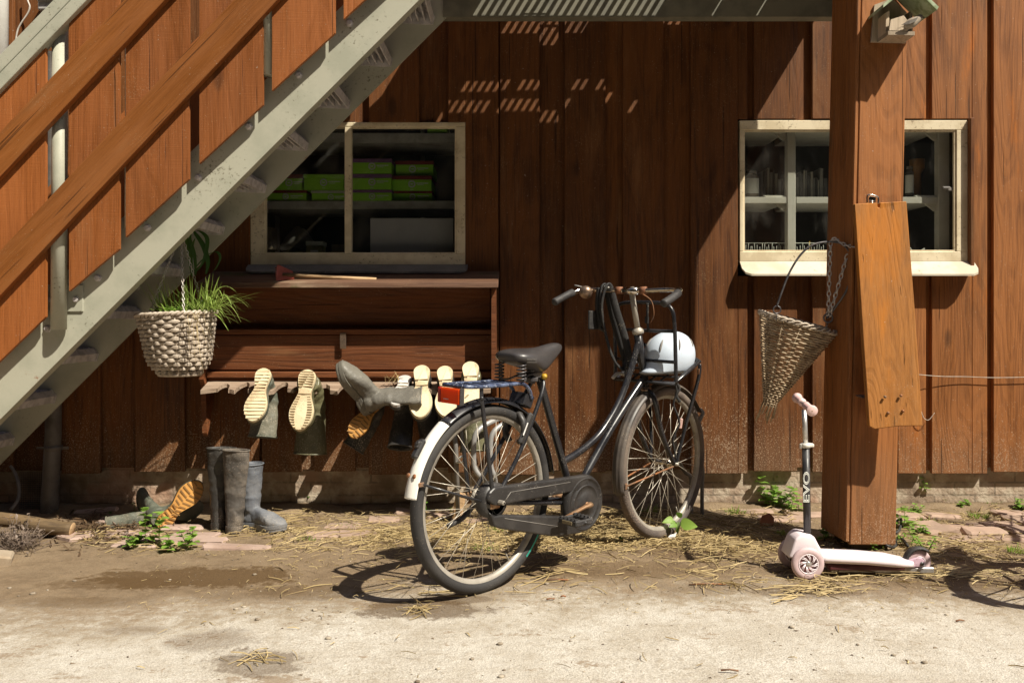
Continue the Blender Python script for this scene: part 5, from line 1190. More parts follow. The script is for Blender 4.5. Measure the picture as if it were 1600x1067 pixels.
# front rack
m1=MB(); x0,x1,yw=.985,1.228,.158
zr0,zr1=.734,.828
lp=[(x0,-yw,zr0),(x1-.03,-yw*1.0,zr1-.005),(x1,-yw*.8,zr1),(x1,yw*.8,zr1),(x1-.03,yw,zr1-.005),(x0,yw,zr0)]
m1.tube([Vector(p) for p in lp],.0098,10,closed=True)
for y in(-.075,-.025,.025,.075): m1.tube([(x0,y,zr0-.003),(x1,y,zr1-.003)],.0048,8)
for x in(.25,.5,.75): m1.tube([(x0+(x1-x0)*x,-yw,zr0+(zr1-zr0)*x),(x0+(x1-x0)*x,yw,zr0+(zr1-zr0)*x)],.005,8)
fk_=bp('front_rack',m1,M['frame'],steer=True)
hoop=[(x0+.012,-yw-.004,zr0),(x0+.006,-yw-.003,.86),(x0-.004,-yw-.002,.99),(x0-.010,-yw+.008,1.055),(x0-.012,-yw+.050,1.083),(x0-.012,0,1.088),(x0-.012,yw-.050,1.083),(x0-.010,yw-.008,1.055),(x0-.004,yw+.002,.99),(x0+.006,yw+.003,.86),(x0+.012,yw+.004,zr0)]
tube('rack_hoop',hoop,.0088,steer=True,parent=fk_)
for z in(.962,.828): tube('rack_crossbar',[(x0+.005,-yw-.004,z),(x0+.005,yw+.004,z)],.0075,steer=True,parent=fk_,sm=False)
for sg in(-1,1):
    tube('rack_stay',[(1.222,sg*.146,.81),(1.218,sg*.142,.74),(1.195,sg*.095,.53),(1.158,sg*.070,.352)],.0085,steer=True,parent=fk_)
    m1=MB(); m1.box((1.220,sg*.144,.775),(.016,.018,.032),bv=.004); bp('stay_joint',m1,M['rust'],fk_,True)
m1=MB(); m1.tube([(.985,0,.90),(x0+.005,0,.895)],.010,8); m1.tube([(1.0,.0,.735),(.99,0,.74)],.014,8); bp('rack_clamp',m1,M['frame'],fk_,True)
m1=MB(); m1.tube(smooth([Vector((x0-.02,-.030,1.085)),Vector((x0-.022,-.030,1.02)),Vector((x0-.012,-.030,.962))],4),.007,6,flat=.5); m1.box((x0-.024,-.030,1.01),(.012,.016,.03)); bp('rack_strap',m1,M['strap'],fk_,True)
m1=MB(); m1.tube(smooth([Vector((hx+.02,-.045,hz-.008)),Vector((hx+.06,-.07,hz-.04)),Vector((hx+.075,-.075,hz-.10)),Vector((x0-.01,-.04,1.00))],5),.0022,6); bp('brake_rod',m1,M['rust'],fk_,True)

# world position of a point given in the bicycle's own frame
BM=Matrix.Translation(BP)@Matrix.Rotation(R(46),4,'Z')@Matrix.Rotation(R(1.6),4,'X')
def bw(x,y,z,steer=True):
    v=Vector((x,y,z)); v=ST@v if steer else v; return BM@v
# helmet lying in the front rack, peak to the near side
hc=bw(1.115,-.048,.838); hm=thing('helmet','pale blue white cycling helmet with short peak lying in the front bicycle rack','helmet',hc)
hdir=Vector((-.72,-.62,0)).normalized(); hs=Vector((-hdir.y,hdir.x,0)); upv=Vector((.10,-.06,1)).normalized()
def HP(f,l,z): return hc+hdir*f+hs*l+upv*z
rings=[]; NR=40
def hpt(t_,a):
    # t_ 0 at the rim .. 1 at the crown; the shell flares into a short peak in front
    el=R(-30)+t_*R(120); rr=math.cos(el)**.92; fr_=max(0,math.cos(a))
    f=math.cos(a)*.128*rr; l=math.sin(a)*.113*rr; z=.122*math.sin(el)
    if t_<.22:
        k=(1-t_/.22)**1.5*fr_**2.0; f+=.050*k; z-=.004*k; l*=1+.06*k
    return HP(f,l,z)
for k in range(19):
    t_=(k/18)**1.15 if k<18 else .995
    rings.append([hpt(t_,2*math.pi*j/NR) for j in range(NR)])
m1=MB(); m1.loft(rings); sh_=wpart('shell',m1,M['helmet'],hm)
m1=MB(); rr=[]
for z,q_ in ((.0,.985),(-.006,.975),(-.010,.95)): rr.append([hc+(hpt(0,2*math.pi*j/NR)-hc)*q_+Vector((0,0,z)) for j in range(NR)])
m1.loft(rr); wpart('dark_rim',m1,M['conduit'],hm)
cdir=(Vector((0,-D,HC))-hc); ca0=math.atan2(cdir.dot(hs),cdir.dot(hdir))
for (da,t0,t1) in ((-.30,.36,.62),(.45,.40,.64),(1.25,.45,.65),(-1.2,.45,.65)):
    pts=[hpt(t0+(t1-t0)*i/7,ca0+da*(1+.12*i/7)) for i in range(8)]; m1=MB(); m1.tube(pts,[.001,.0035,.0048,.005,.005,.0045,.003,.001],6); wpart('vent_slot',m1,M['conduit'],hm,sh_)
# black fabric bag strap hung over the bar
sp=thing('bag_strap','long black fabric strap looped over the left of the handlebar','strap',bw(.86,.13,.80)); m1=MB()
m1.tube(smooth([bw(.865,.150,.98),bw(.855,.150,1.08),bw(.862,.150,1.150),bw(.885,.147,1.158),bw(.905,.142,1.11),bw(.93,.120,.98),bw(.955,.09,.86),bw(.955,.075,.80),bw(.93,.085,.79),bw(.90,.115,.85),bw(.872,.135,.96),bw(.850,.138,1.07),bw(.862,.125,1.152),bw(.888,.122,1.150),bw(.91,.10,1.05),bw(.935,.07,.93),bw(.945,.055,.84),bw(.93,.06,.80)],7),.0165,8,flat=.4)
m1.tube(smooth([bw(.868,.170,1.15),bw(.862,.172,1.07),bw(.872,.165,.98),bw(.89,.150,.96)],6),.024,8,flat=.4)
m1.tube(smooth([bw(.93,.06,.80),bw(.935,.062,.77),bw(.94,.068,.72),bw(.96,.07,.72)],5),.006,6)
wpart('strap_band',m1,M['strap'],sp)
m1=MB(); m1.box(bw(.848,.178,1.005),(.07,.012,.085),Matrix.Rotation(R(40),3,'Z'),bv=.004); wpart('strap_flap',m1,M['strap'],sp)
m1=MB(); m1.box(bw(.890,.135,1.155),(.035,.03,.014),Matrix.Rotation(R(50),3,'Z'),bv=.004); wpart('strap_buckle',m1,M['stripe'],sp)
ct=thing('cord_tie','knotted black cord with a pink tag hanging from the front rack','cord',bw(1.04,-.11,.55)); m1=MB()
q0=bw(1.02,-.14,.742); ff_=lambda dx,dz: q0+Vector((dx,-.01,dz))
m1.tube(smooth([ff_(0,0),ff_(.008,-.05),ff_(-.006,-.10),ff_(.012,-.15),ff_(.020,-.19),ff_(.004,-.22),ff_(-.008,-.26),ff_(-.002,-.30),ff_(.004,-.34)],6),.0065,7,flat=.7); m1.tube(smooth([ff_(.0,0),ff_(.02,-.03),ff_(.006,-.06),ff_(.022,-.09)],5),.007,7); wpart('cord_band',m1,M['strap'],ct)
m1=MB(); m1.box(ff_(.026,-.185),(.014,.006,.045),Matrix.Rotation(.15,3,'Y'),bv=.003); wpart('pink_tag',m1,M['tag'],ct)
m1=MB(); q0=bw(.985,.10,.755); m1.tube(smooth([q0,q0+Vector((-.035,-.02,.01)),q0+Vector((-.06,-.03,-.012))],4),.012,7,flat=.6); m1.tube(smooth([bw(.99,.06,.775),bw(.985,.075,.80),bw(.99,.06,.83)],4),.012,7,flat=.6); tag(m1.build('rolled_cloth',M['cable']),'grey rolled cloth tied at the rear of the front rack','cloth')

# a second bicycle just outside the frame on the right: its shadow lies on the yard
b2=copy_tree(bike); b2.location=(2.20,-1.53,0); b2['label']='black city bicycle standing at the right edge, known by its wheel shadow'
bike['group']='bicycles in the yard'; b2['group']='bicycles in the yard'

# ---------------------------------------------------------------- bicycle stands of bent tube
bs=thing('bicycle_stand','grey bent tube bicycle stand behind the front wheel','bicycle stand',at(1092,806,-.16))
for pts in ([(1097,806,-.16),(1097,760,-.16),(1098,735,-.17),(1094,718,-.19),(1088,700,-.22),(1087,672,-.24),(1094,655,-.25),(1098,645,-.25),(1093,640,-.25),(1087,642,-.25)],[(1080,806,-.10),(1080,770,-.10),(1079,745,-.10),(1071,738,-.12),(1063,725,-.15),(1057,712,-.2),(1054,680,-.24)]):
    m1=MB(); m1.tube(smooth([at(*p) for p in pts],5),.0098,10); wpart('bent_tube',m1,M['conduit'],bs)
bs=thing('bicycle_stand','pale grey bent tube bicycle stand seen through the rear wheel','bicycle stand',at(745,805,-.3))
for dx,dy in ((0,0),(26,.05)):
    m1=MB(); m1.tube(smooth([at(789+dx*.35,652,-.12+dy),at(772+dx,657,-.22+dy),at(752+dx,668,-.28+dy),at(742+dx,682,-.30+dy),at(740+dx,705,-.30+dy),at(741+dx,728,-.30+dy),at(748+dx*.9,742,-.30+dy),at(758+dx*.6,752,-.28+dy),at(766+dx*.4,775,-.26+dy),at(767+dx*.4,806,-.24+dy)],6),.0135,12); wpart('bent_tube',m1,pm('pale_galvanised',(.40,.39,.38),(.32,.31,.30),12,.45,.3,.05) if 'pale_galvanised' not in bpy.data.materials else bpy.data.materials['pale_galvanised'],bs)
sk=thing('iron_stake','dark iron post with a small hook behind the rear wheel','stake',at(714,806,-.3)); m1=MB(); m1.tube([at(716,806,-.3),at(712,700,-.3),at(706,622,-.3)],.0125,8); wpart('post',m1,M['conduit'],sk)
m1=MB(); m1.tube(smooth([at(713,722,-.31),at(722,722,-.33),at(725,716,-.33),at(724,712,-.33),at(717,716,-.33)],4),.005,6); wpart('hook',m1,M['print'],sk)
wd_=tag(MB().box(at(717,792,-.28),(.05,.05,.14),Matrix.Rotation(.15,3,'Y'),bv=.006).build('wooden_peg',M['stick']),'short worn wooden peg in the ground seen through the rear wheel','peg')

# ---------------------------------------------------------------- child's scooter
g0=gnd(1262,906); sc_=thing('scooter','child size pale pink three wheeled scooter standing before the post','scooter',g0); sS=(906-YH)/HC
ox,oy=g0.x,g0.y
def SP(px,py,dy=0): return Vector((ox+(px-1262)/sS,oy+dy,(906-py)/sS))
# here dy is depth behind the near wheel; sizes are in metres
def swheel(c,r,w_,mat,spk):
    m1=MB(); m1.lathe([(r-.026,-w_*.8),(r-.022,-w_),(r-.008,-w_*.9),(r-.002,-w_*.5),(r,0),(r-.002,w_*.5),(r-.008,w_*.9),(r-.022,w_),(r-.026,w_*.8)],c,(0,1,0),48,closed=True); o=wpart('wheel',m1,mat,sc_)
    m1=MB(); m1.lathe([(.0,-w_*1.05),(.006,-w_*1.05),(.011,-w_*.9),(.012,w_*.9),(0,w_*.9)],c,(0,1,0),20); wpart('hub',m1,M['alu'],sc_,o)
    m1=MB(); m1.lathe([(r-.029,-w_*.95),(r-.025,-w_*.98),(r-.025,w_*.98),(r-.029,w_*.95)],c,(0,1,0),40,closed=True)
    for k in range(spk):
        a=2*math.pi*k/spk
        for da in (0,.22):
            m1.tube([c+Vector((math.cos(a+da)*.011,-w_*.72,math.sin(a+da)*.011)),c+Vector((math.cos(a+.45+da)*.024,-w_*.9,math.sin(a+.45+da)*.024)),c+Vector((math.cos(a+.75+da)*(r-.027),-w_*.8,math.sin(a+.75+da)*(r-.027)))],.0019,5)
    wpart('wheel_spokes',m1,M['palepink'],sc_,o)
    m1=MB(); m1.lathe([(.010,w_*.2),(r-.028,w_*.2)],c,(0,1,0),30); wpart('wheel_disc',m1,pm('dusky_pink',(.40,.19,.18),None,9,.6,0,0) if 'dusky_pink' not in bpy.data.materials else bpy.data.materials['dusky_pink'],sc_,o)
    return o
swheel(Vector((ox,oy,.0645)),.0645,.012,M['wheelpink'],8)
swheel(Vector((ox-.004,oy+.165,.0645)),.0645,.012,M['wheelpink'],8)
cr_=SP(1450,883,.082); cr_.z=.050; swheel(cr_,.049,.011,M['wheelpink'],6)
cy_=.082
def SQ(px,py,dy=None):                              # the point seen at this pixel at depth dy behind the near wheel
    return at(px,py,oy+(cy_ if dy is None else dy))
# front housing
def fillet(poly,ext,mat,nm,bv=.012,par=None):
    m1=MB(); m1.prism(poly,ext); o=wpart(nm,m1,mat,sc_,par); b=o.modifiers.new('b','BEVEL'); b.width=bv; b.segments=4; b.limit_method='NONE'
    for p in o.data.polygons: p.use_smooth=True
    return o
fillet([SQ(1232,872,.03),SQ(1243,842,.03),SQ(1253,835,.03),SQ(1273,838,.03),SQ(1278,848,.03),SQ(1289,868,.03),SQ(1290,881,.03),SQ(1270,876,.03)],(0,.115,0),M['palepink'],'front_housing',.010)
fillet([SQ(1231,872,.115),SQ(1228,858,.115),SQ(1232,845,.115),SQ(1241,837,.115),SQ(1252,836,.115),SQ(1258,848,.115),SQ(1256,872,.115)],(0,.06,0),M['pink'],'nose_cover',.014)
# deck
m1=MB(); rings=[]
for (px,zt_,zb_,hw_) in ((1280,.094,.058,.050),(1296,.092,.055,.056),(1320,.089,.054,.060),(1360,.084,.050,.062),(1400,.076,.040,.058),(1425,.064,.034,.048),(1436,.060,.032,.036)):
    x=ox+(px-1262)/sS; cyd=oy+.082; rings.append([Vector((x,cyd-hw_,zb_+.004)),Vector((x,cyd-hw_-.004,(zt_+zb_)/2)),Vector((x,cyd-hw_,zt_-.003)),Vector((x,cyd-hw_*.6,zt_)),Vector((x,cyd+hw_*.6,zt_)),Vector((x,cyd+hw_,zt_-.003)),Vector((x,cyd+hw_+.004,(zt_+zb_)/2)),Vector((x,cyd+hw_,zb_+.004))])
m1.loft(rings); dk=wpart('deck',m1,M['palepink'],sc_)
m1=MB(); m1.box((ox+.245,oy+.082,.038),(.30,.10,.022),bv=.006); wpart('deck_underside',m1,pm('dark_red_plastic',(.10,.02,.025),None,8,.5,0,0),sc_,dk)
for dy in (.052,.100):
    fillet([SP(1404,884,dy),SP(1425,882,dy),SP(1440,877,dy),SP(1450,876,dy),SP(1456,884,dy),SP(1451,891,dy),SP(1432,893,dy),SP(1404,892,dy)],(0,.012,0),M['pink'],'rear_fork',.004,dk)
    m1=MB(); m1.lathe([(0,-.004),(.007,-.003),(.008,0)],cr_+Vector((0,dy-.082+(.0 if dy<.08 else .012),0)),(0,1,0),10); wpart('axle_cap',m1,M['wire'],sc_,dk)
m1=MB(); rings=[]
for k in range(10):
    a=R(52+k*14.5); u_=Vector((math.cos(a),0,math.sin(a))); rings.append([cr_+u_*.051+Vector((0,-.020,0)),cr_+u_*.060+Vector((0,-.014,0)),cr_+u_*.060+Vector((0,.014,0)),cr_+u_*.051+Vector((0,.020,0))])
m1.loft(rings); wpart('rear_brake',m1,M['black'],sc_)
# steering column
m1=MB(); m1.lathe([(.020,0),(.018,.008),(.0155,.014),(.0155,.020)],SQ(1262,841),(0,0,1),20); wpart('column_collar',m1,M['black'],sc_)
m1=MB(); m1.tube([SQ(1261.5,838),SQ(1259,698)],.0148,18); cl=wpart('column',m1,M['stem'],sc_)
m1=MB(); m1.tube([SQ(1259,700),SQ(1256.5,640)],.0098,16); wpart('inner_tube',m1,M['alu'],sc_,cl)
m1=MB(); m1.tube([SQ(1259,699),SQ(1259,692)],.0185,16); m1.box(SQ(1267,695.5),(.022,.018,.016),bv=.004); m1.box(SQ(1251,697),(.006,.014,.02),bv=.002); wpart('clamp',m1,M['white'],sc_,cl)
hA=SQ(1246,622,.20); hB=SQ(1268,641,-.035); 
m1=MB(); m1.tube([hA,hB],.0085,12); hbar=wpart('handlebar',m1,M['alu'],sc_)
dv=(hB-hA)
for (t0,t1) in ((.62,1.02),(-.02,.36)):
    m1=MB(); P=[hA+dv*(t0+(t1-t0)*i/8) for i in range(9)]; rr=[.0165]+[.0145+.0012*(i%2) for i in range(7)]+[.0215]; rr=rr if t0>.5 else rr[::-1]; m1.tube(P,rr,16); wpart('grip',m1,M['grip'],sc_,hbar)
m1=MB(); m1.lathe([(.0205,0),(.0215,.002),(.0215,.006),(.0195,.008),(0,.008)],hA+dv*1.015,dv,20); m1.lathe([(0,.0085),(.0025,.0085),(.0025,.007)],hA+dv*1.015,dv,8,mi=1); wpart('grip_end',m1,[M['grip'],M['groove']],sc_,hbar)
m1=MB(); c_=SQ(1260,760); Mt=Matrix.Translation(c_+Vector((-.004,-.0152,0)))@Matrix(((0,-1,0,0),(0,0,-1,0),(1,0,0,0),(0,0,0,1)))
m1.text('EVO',.034,Mt@Matrix.Scale(1.9,4,(1,0,0)),outline=.0011); wpart('column_lettering',m1,M['print'],sc_,cl)

# ---------------------------------------------------------------- weeds
def leafshape(mb,base,d,L,Wd,up=Vector((0,0,1)),teeth=True,droop=.25):
    d=d.normalized(); side=d.cross(up); side=side.normalized() if side.length>1e-4 else Vector((1,0,0)); nrm=side.cross(d).normalized()
    n=7; L_,C_,R_=[],[],[]
    for i in range(n+1):
        t=i/n; w_=Wd*math.sin(math.pi*min(1,t**.75))**.8*(1-.25*t); 
        if teeth and i not in(0,n): w_*= (1.16 if i%2 else .84)
        c=base+d*L*t-Vector((0,0,1))*droop*L*t*t
        L_.append(c-side*w_+nrm*w_*.25); C_.append(c); R_.append(c+side*w_+nrm*w_*.25)
    vs=L_+C_+R_; m=n+1; fs=[]
    for i in range(n): fs += [(i,i+1,m+i+1,m+i),(m+i,m+i+1,2*m+i+1,2*m+i)]
    mb.add(vs,fs,True)
def weed(px,py,h,label,n=5,L=.05,W_=.020,stems=1,spread=.3,mat='leaf',name='weed',top=True,base=None,teeth=True,kindcat='weed'):
    b0=base or gnd(px,py); 
    if base is None: b0.z=gz(b0.x,b0.y)
    t=thing(name,label,kindcat,b0); m1=MB()
    for s_ in range(stems):
        m2=MB(); b=b0+Vector((random.gauss(0,.02),random.gauss(0,.015),0))*(stems>1); lean=Vector((random.gauss(0,spread),random.gauss(-.1,spread),1)); hh=h*random.uniform(.65,1) if s_ else h
        P=[b+lean*hh*(i/6)+Vector((0,0,-.06*hh*(i/6)**2)) for i in range(7)]; m2.tube(P,[.0024*(1-.5*i/6) for i in range(7)],5); wpart('stem',m2,M[mat],t)
        for k in range(n):
            f=.25+.75*k/max(1,n-1); p=b+lean*hh*f; a=k*1.57+random.uniform(-.4,.4)
            for sg in (0,math.pi):
                dd=Vector((math.cos(a+sg),math.sin(a+sg)*.9-.25,random.uniform(.05,.5))); leafshape(m1,p,dd,L*random.uniform(.7,1.15)*(1.1-.35*f),W_*random.uniform(.8,1.1)*(1.1-.3*f),teeth=teeth)
        if top: leafshape(m1,b+lean*hh,Vector((random.gauss(0,.6),-.6,.6)),L*.7,W_*.7)
    wpart('leaves',m1,M[mat],t); return t
def tuft(px,py,h,label,n=40,r=.05,mat='grass'):
    b0=gnd(px,py); b0.z=gz(b0.x,b0.y); m1=MB()
    for k in range(n):
        a=random.uniform(0,6.28); rr=r*math.sqrt(random.random()); b=b0+Vector((math.cos(a)*rr,math.sin(a)*rr*.7,-.004)); L=h*random.uniform(.4,1.1)
        tp=b+Vector((math.cos(a)*L*random.uniform(.1,.8),math.sin(a)*L*random.uniform(.1,.7)-.02,L*random.uniform(.4,1))); gblade(m1,b,tp,Vector((0,0,.01)),random.uniform(.0014,.0028),4)
    tag(m1.build('grass_tuft',M[mat],org=b0),label,'grass',group='grass tufts along the wall')
weed(238,852,.165,'tall bright green weed in front of the fallen boot',6,.058,.026,2,.12)
weed(262,858,.06,'low green weed between the tall one and the small right one',3,.045,.02,3,.3)
weed(290,856,.085,'small bright weed on the pinkish stones left of the standing boots',4,.05,.022,2,.2)
weed(208,852,.05,'low spreading weed at the left end of the stones',3,.045,.018,4,.5)
weed(219,806,.07,'tiny sprout at the wall base behind the fallen boot',2,.035,.016,2,.2)
weed(168,812,.03,'faint small sprout in the dark soil left of the fallen boot',2,.03,.010,2,.3,mat='leafd')
weed(479,790,.16,'thin dark weed growing at the brick base under the rack',5,.042,.012,3,.28,mat='leafd')
weed(945,782,.155,'dark rounded nettle at the wall between the bicycle wheels',9,.045,.022,1,.04,mat='leafd')
# docks in front of the front wheel
t=thing('dock_plant','broad round leaved plant at the foot of the front wheel','weed',gnd(1058,838)); m1=MB(); b=gnd(1058,838)
for (dx,dz,L,W_,dd) in ((.012,.02,.088,.034,Vector((.75,-.35,.35))),(-.02,.045,.06,.02,Vector((-1,-.3,.25))),(-.005,.03,.05,.02,Vector((-.7,-.5,.1))),(.0,.06,.05,.018,Vector((.2,-.3,.5)))): leafshape(m1,b+Vector((dx,-.02,dz+.035)),dd,L,W_,teeth=False,up=Vector((-.1,-.8,.6)),droop=.35)
for k in range(4): m1.tube([b,b+Vector((.008*k-.01,-.01,.07))],.0022,5)
wpart('leaves',m1,M['leaf'],t)
weed(1207,795,.17,'large pale leafed weed at the wall left of the scooter stem',6,.062,.026,4,.35)
weed(1238,800,.085,'leafy weed against the wall just behind the scooter stem',4,.05,.02,3,.4)
weed(1446,752,.07,'small sprout growing out of the brick base right of the post',3,.035,.014,1,.25,base=at(1446,768,.03))
weed(1583,778,.08,'small weed at the wall near the right edge',4,.035,.014,2,.3)
weed(1413,786,.06,'bushy green weed at the wall right beside the post',4,.035,.014,6,.5)
weed(1418,824,.085,'broad leafed rosette on the paving behind the scooter wheel',3,.095,.020,2,.5,teeth=False)
weed(1437,858,.09,'feathery green weed right above the scooter rear wheel',7,.035,.008,3,.35)
weed(1413,852,.05,'low green weed between the post foot and the scooter rear wheel',4,.03,.008,3,.4)
weed(668,800,.05,'small round leaf sprout seen through the rear wheel',2,.035,.018,1,.2)
weed(969,850,.025,'tiny seedling in the straw below the bicycle frame',2,.028,.013,1,.1)
weed(1290,845,.05,'green leaves between the scooter stem and the post foot',3,.04,.016,3,.4)
weed(1376,860,.03,'small sprig under the right side of the post',3,.025,.008,2,.3)
for i,(px,py,h,n,lb) in enumerate(((1150,802,.05,60,'sparse grass tuft in the straw left of the orange shard'),(1095,790,.07,14,'few thin grass stalks beside the bicycle stand'),(1478,790,.06,90,'dense grass tuft at the wall right of the post'),(1530,808,.045,60,'grass tuft between bricks near the right edge'),(1592,862,.05,70,'grass tuft at the far right edge of the paving'),(1450,815,.04,40,'thin grass tuft on the paving behind the scooter'),(1545,792,.05,50,'grass along the wall near the right edge'),(780,830,.05,40,'grass tuft in the straw behind the rear wheel'),(715,800,.05,40,'grass tuft at the wall seen through the rear wheel'),(545,822,.03,26,'faint tuft of grass among the stones left of the bicycle'),(1015,800,.06,60,'grass seen through the front wheel'),(760,858,.04,40,'grass seen between the rear wheel spokes'),(1230,835,.035,30,'little grass tuft left of the scooter stem'),(480,845,.025,20,'thin tuft of grass on the trodden earth left of the bicycle'),(1560,770,.05,40,'yellow green grass at the brick base at the right'),(1420,800,.05,50,'grass tuft behind the post at its right side'))):
    tuft(px,py,h,lb,n)

# ---------------------------------------------------------------- straw, crumbs and debris lying about
def straw_at(mb,px,py,Lm=(.03,.12),z0=.002,dirx=None,wd=(.0010,.0024)):
    q=gnd(px,py); 
    if q.y>.03: return
    z=gz(q.x,q.y)+z0+random.random()**3*.022; a=random.uniform(0,6.28) if dirx is None else random.gauss(dirx,.4); L=random.uniform(*Lm)*.5; d=Vector((math.cos(a),math.sin(a),random.uniform(-.14,.14)))
    c=Vector((q.x,q.y,z)); bow=Vector((random.gauss(0,.14*L),random.gauss(0,.14*L),random.uniform(0,.006))); w_=random.uniform(*wd)
    P=[c-d*L+Vector((random.gauss(0,.1*L),random.gauss(0,.1*L),0)),c-d*L*.3+bow*.8,c+d*L*.25+bow,c+d*L]
    for p in P: p.z=max(p.z,gz(p.x,p.y)+.001)
    mb.tube(P,[w_*.8,w_,w_,w_*.7],3,cap=False,sm=False)
mb=MB()
def chaff(n,x0,x1,y0,y1):
    for _ in range(n): straw_at(mb,random.uniform(x0,x1),random.uniform(y0,y1),Lm=(.006,.025),z0=.001,wd=(.0006,.0015))
chaff(1600,420,1330,795,885); chaff(900,1240,1600,780,920); chaff(250,150,430,815,870); chaff(350,200,1600,880,960)
def zone(n,x0,x1,y0,y1,**k):
    for _ in range(n): straw_at(mb,random.uniform(x0,x1),random.uniform(y0,y1),**k)
def clump(n,cx,cy,sx,sy,**k):
    for _ in range(n): straw_at(mb,random.gauss(cx,sx),random.gauss(cy,sy),**k)
zone(420,420,660,800,862); zone(900,650,860,800,862); zone(1300,800,1080,795,856); zone(650,1050,1240,795,862); zone(170,1080,1330,850,925)
clump(900,890,832,60,16); clump(260,940,846,50,10); clump(300,780,845,50,14); clump(220,600,838,40,8); clump(90,430,825,40,10); clump(180,1120,850,50,14)
zone(600,1400,1600,778,880); clump(130,1450,898,70,4,dirx=.05); clump(70,1290,912,45,8); clump(26,1285,925,32,5,dirx=.1); clump(26,658,955,13,4); clump(20,408,1033,22,6); clump(60,260,845,25,12); clump(90,155,838,30,8)
zone(160,420,1600,870,930); zone(26,100,1600,930,1060,Lm=(.02,.06)); clump(60,375,826,12,5); clump(60,420,828,16,6)
for (px,py,L,a) in ((1255,925,.22,.08),(1345,898,.30,.10),(845,905,.30,.25),(690,930,.22,.3),(1300,915,.18,-.7),(640,868,.14,.5),(1230,935,.15,.1),(880,895,.18,.1),(1090,893,.14,.2),(1480,850,.25,-.25)):
    for _ in range(4): straw_at(mb,px+random.gauss(0,5),py+random.gauss(0,2),Lm=(L*.7,L),dirx=a,wd=(.0018,.003))
tag(mb.build('straw',M['straw'],org=(0,0,0)),kind='stuff')
mb=MB()
for _ in range(2600):
    c_=random.random()
    if c_<.55: px,py=random.uniform(0,1600),860+207*random.random()**1.6
    else: px,py=random.uniform(120,1600),random.uniform(800,910)
    if mnoise.noise(Vector((px*.006,py*.014,2)))<random.uniform(-.35,.45): continue
    q=gnd(px,py); r=.0012+.006*random.random()**4; z=gz(q.x,q.y); a=random.uniform(0,6.28)
    mb.add([q+Vector((math.cos(a+k*2.1)*r*random.uniform(.6,1.9),math.sin(a+k*2.1)*r,z+random.uniform(.0002,.001))) for k in range(3)]+[q+Vector((0,0,z+r*.6))],[(0,1,3),(1,2,3),(2,0,3)])
tag(mb.build('crumbs',pm('soil_crumbs',(.075,.05,.032),(.20,.15,.10),30,.95,0,0),org=(0,0,0)),kind='stuff')
mb=MB()
for _ in range(900):
    px,py=random.gauss(160,45),random.gauss(826,13)
    q=gnd(px,py); 
    if q.y>0: continue
    z=gz(q.x,q.y)+random.random()**2*.025; d=Vector((random.gauss(0,1),random.gauss(0,1),random.gauss(0,.3))).normalized()*random.uniform(.008,.03); c=Vector((q.x,q.y,z)); mb.blade([c-d,c,c+d],[.001,random.uniform(.002,.007),.001],d.cross(Vector((random.gauss(0,.4),random.gauss(0,.4),1))),.3)
tag(mb.build('leaf_litter',leafmat('leaf_litter',(.05,.03,.018),(.16,.10,.055),.1),org=(0,0,0)),kind='stuff')
# earth ridge of soil and litter mounded at the foot of the wall
mb=MB(); n=240; rings=[]
for i in range(n+1):
    x=-3.2+6.6*i/n; k=mnoise.noise(Vector((x*1.7,0,5)))*.5+mnoise.noise(Vector((x*6,0,7)))*.35; h=.028+.022*k; w0=.10+.05*k
    rings.append([Vector((x,.06,-.02)),Vector((x,.05,h)),Vector((x,.0,h*.85+.004*math.sin(x*31))),Vector((x,-w0*.6,h*.35+.004*math.sin(x*47))),Vector((x,-w0*1.5,-.012)),Vector((x,-.05,-.03))])
mb.loft(rings); tag(mb.build('earth_bank',M['ground'],org=(0,0,0)),kind='structure')

for (px,py,hh) in ((1428,800,.05),(1462,782,.06),(1505,796,.045),(1552,783,.06),(1590,800,.05),(1440,836,.04)):
    weed(px,py,hh,'low green weed clump growing between the bricks right of the post',4,.032,.013,4,.5)['group']='weeds between the bricks'
# loose stones of mixed size
mb=MB()
for _ in range(900):
    px,py=(random.uniform(0,1600),random.uniform(800,935)) if random.random()<.6 else (random.uniform(0,1600),random.uniform(935,1067))
    if mnoise.noise(Vector((px*.004,py*.012,6)))<random.uniform(-.3,.5): continue
    q=gnd(px,py); r=.002+.011*random.random()**5; q.z=gz(q.x,q.y)+r*.2; u=Vector((random.gauss(0,1),random.gauss(0,1),random.gauss(0,.4))).normalized()
    vs=[]
    for j,(zz,rr) in enumerate(((-.5,.6),(.05,1),(.5,.65))):
        for k in range(6): a=k*math.pi/3+j*.4; vs.append(q+Vector((math.cos(a)*rr*random.uniform(.75,1.2),math.sin(a)*rr*random.uniform(.6,1.0),zz*.7))*r)
    fs=[(i*6+k,i*6+(k+1)%6,(i+1)*6+(k+1)%6,(i+1)*6+k) for i in range(2) for k in range(6)]+[tuple(range(12,18))]
    mb.add(vs,fs,True)
tag(mb.build('gravel',pm('loose_stones',(.42,.36,.28),(.17,.13,.09),9,.9,0,.2,60,thr=(.40,.60)),org=(0,0,0)),kind='stuff')
mb=MB(); q=gnd(1198,822); mb.prism([q+Vector(v) for v in ((-.03,0,.0),(.032,.01,0),(.036,.012,.038),(.012,.008,.062),(-.024,0,.052),(-.036,-.004,.02))],(0,-.016,.004)); tag(mb.build('terracotta_shard',M['clay']),'orange terracotta shard on the ground left of the scooter','shard')
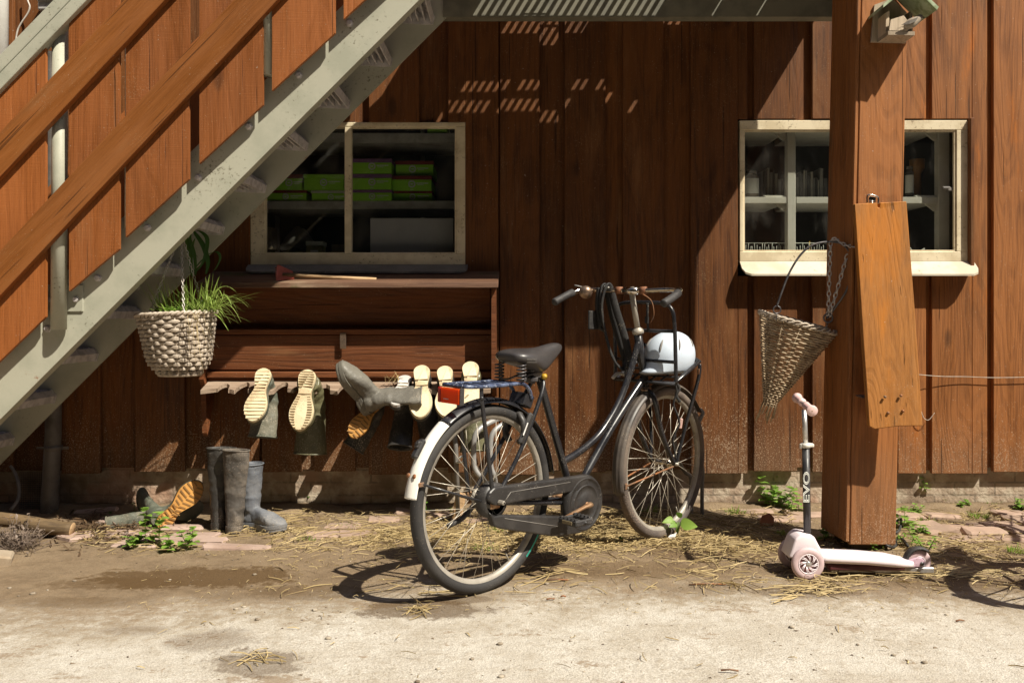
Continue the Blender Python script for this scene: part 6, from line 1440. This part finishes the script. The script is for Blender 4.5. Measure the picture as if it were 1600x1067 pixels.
mb=MB(); q=gnd(1050,842); mb.prism([q+Vector(v) for v in ((-.030,-.02,.004),(.008,-.022,.006),(.020,-.012,.034),(.004,-.008,.024),(-.01,-.012,.022))],(0,.001,.001)); tag(mb.build('paper_scrap',M['paper']),'torn white paper scrap leaning at the front tyre','paper scrap')
t=thing('metal_strip','flat bare metal strip lying on the ground under the scooter deck','metal strip',gnd(1380,902)); m1=MB(); a=gnd(1300,900); b=gnd(1462,901); m1.box(((a.x+b.x)/2,a.y+.03,.022),(b.x-a.x,.05,.022),Matrix.Rotation(-.012,3,'Z'),bv=.003); wpart('bar',m1,M['alu'],t)
mb=MB()
for P in ([(1378,852),(1385,862),(1398,858),(1402,846),(1410,852),(1420,860)],[(1398,822),(1408,820),(1406,830),(1400,838)]): mb.tube(smooth([gnd(x,y)+Vector((0,0,.02+.01*math.sin(i*2))) for i,(x,y) in enumerate(P)],5),.006,7)
tag(mb.build('hose',M['black']),'short coil of thin black hose behind the post foot','hose')
mb=MB()
for (px,py,L,a) in ((870,908,.09,.0),(860,938,.03,.2),(880,934,.02,0),(1105,915,.14,.02),(1500,972,.03,.1),(1140,1050,.05,-.1)):
    q=gnd(px,py)+Vector((0,0,.006)); d=Vector((math.cos(a),math.sin(a),0))*L/2; mb.tube([q-d,q+Vector((0,0,.003)),q+d],.003,5)
tag(mb.build('twigs',M['rust'],org=(0,0,0)),kind='stuff')

# ---------------------------------------------------------------- unseen foliage screen added behind the viewer: it keeps the low sky off the barn and shows in the panes
mb=MB(); nu,nv=110,26; rings=[]
for i in range(nu+1):
    da=-185+190*i/nu; a=R(da); ht=13.2-4.9*max(0,min(1,(da+78)/14)); cx,cy=math.cos(a)*15,math.sin(a)*8.6-1.2; col_=[]
    for j in range(nv+1):
        z=-.2+ht*j/nv; k=mnoise.noise(Vector((cx*.5,cy*.5,z*.5)))*.9+mnoise.noise(Vector((cx*1.9,cy*1.9,z*1.9)))*.45+random.uniform(-.12,.12)
        s_=1+k*.06; col_.append(Vector((cx*s_,cy*s_,z+(k*1.3 if j==nv else 0))))
    for j in range(nv,-1,-1):
        p=col_[j]; col_.append(Vector((p.x*1.15,p.y*1.15,p.z)))
    rings.append(col_)
mb.loft(rings,sm=False)
hg=thing('added_hedge','added foliage screen out of view, blocking low sky from the barn, mirrored in the panes','added_hedge',(0,-10,0)); wpart('foliage',mb,M['added_hedge'],hg)
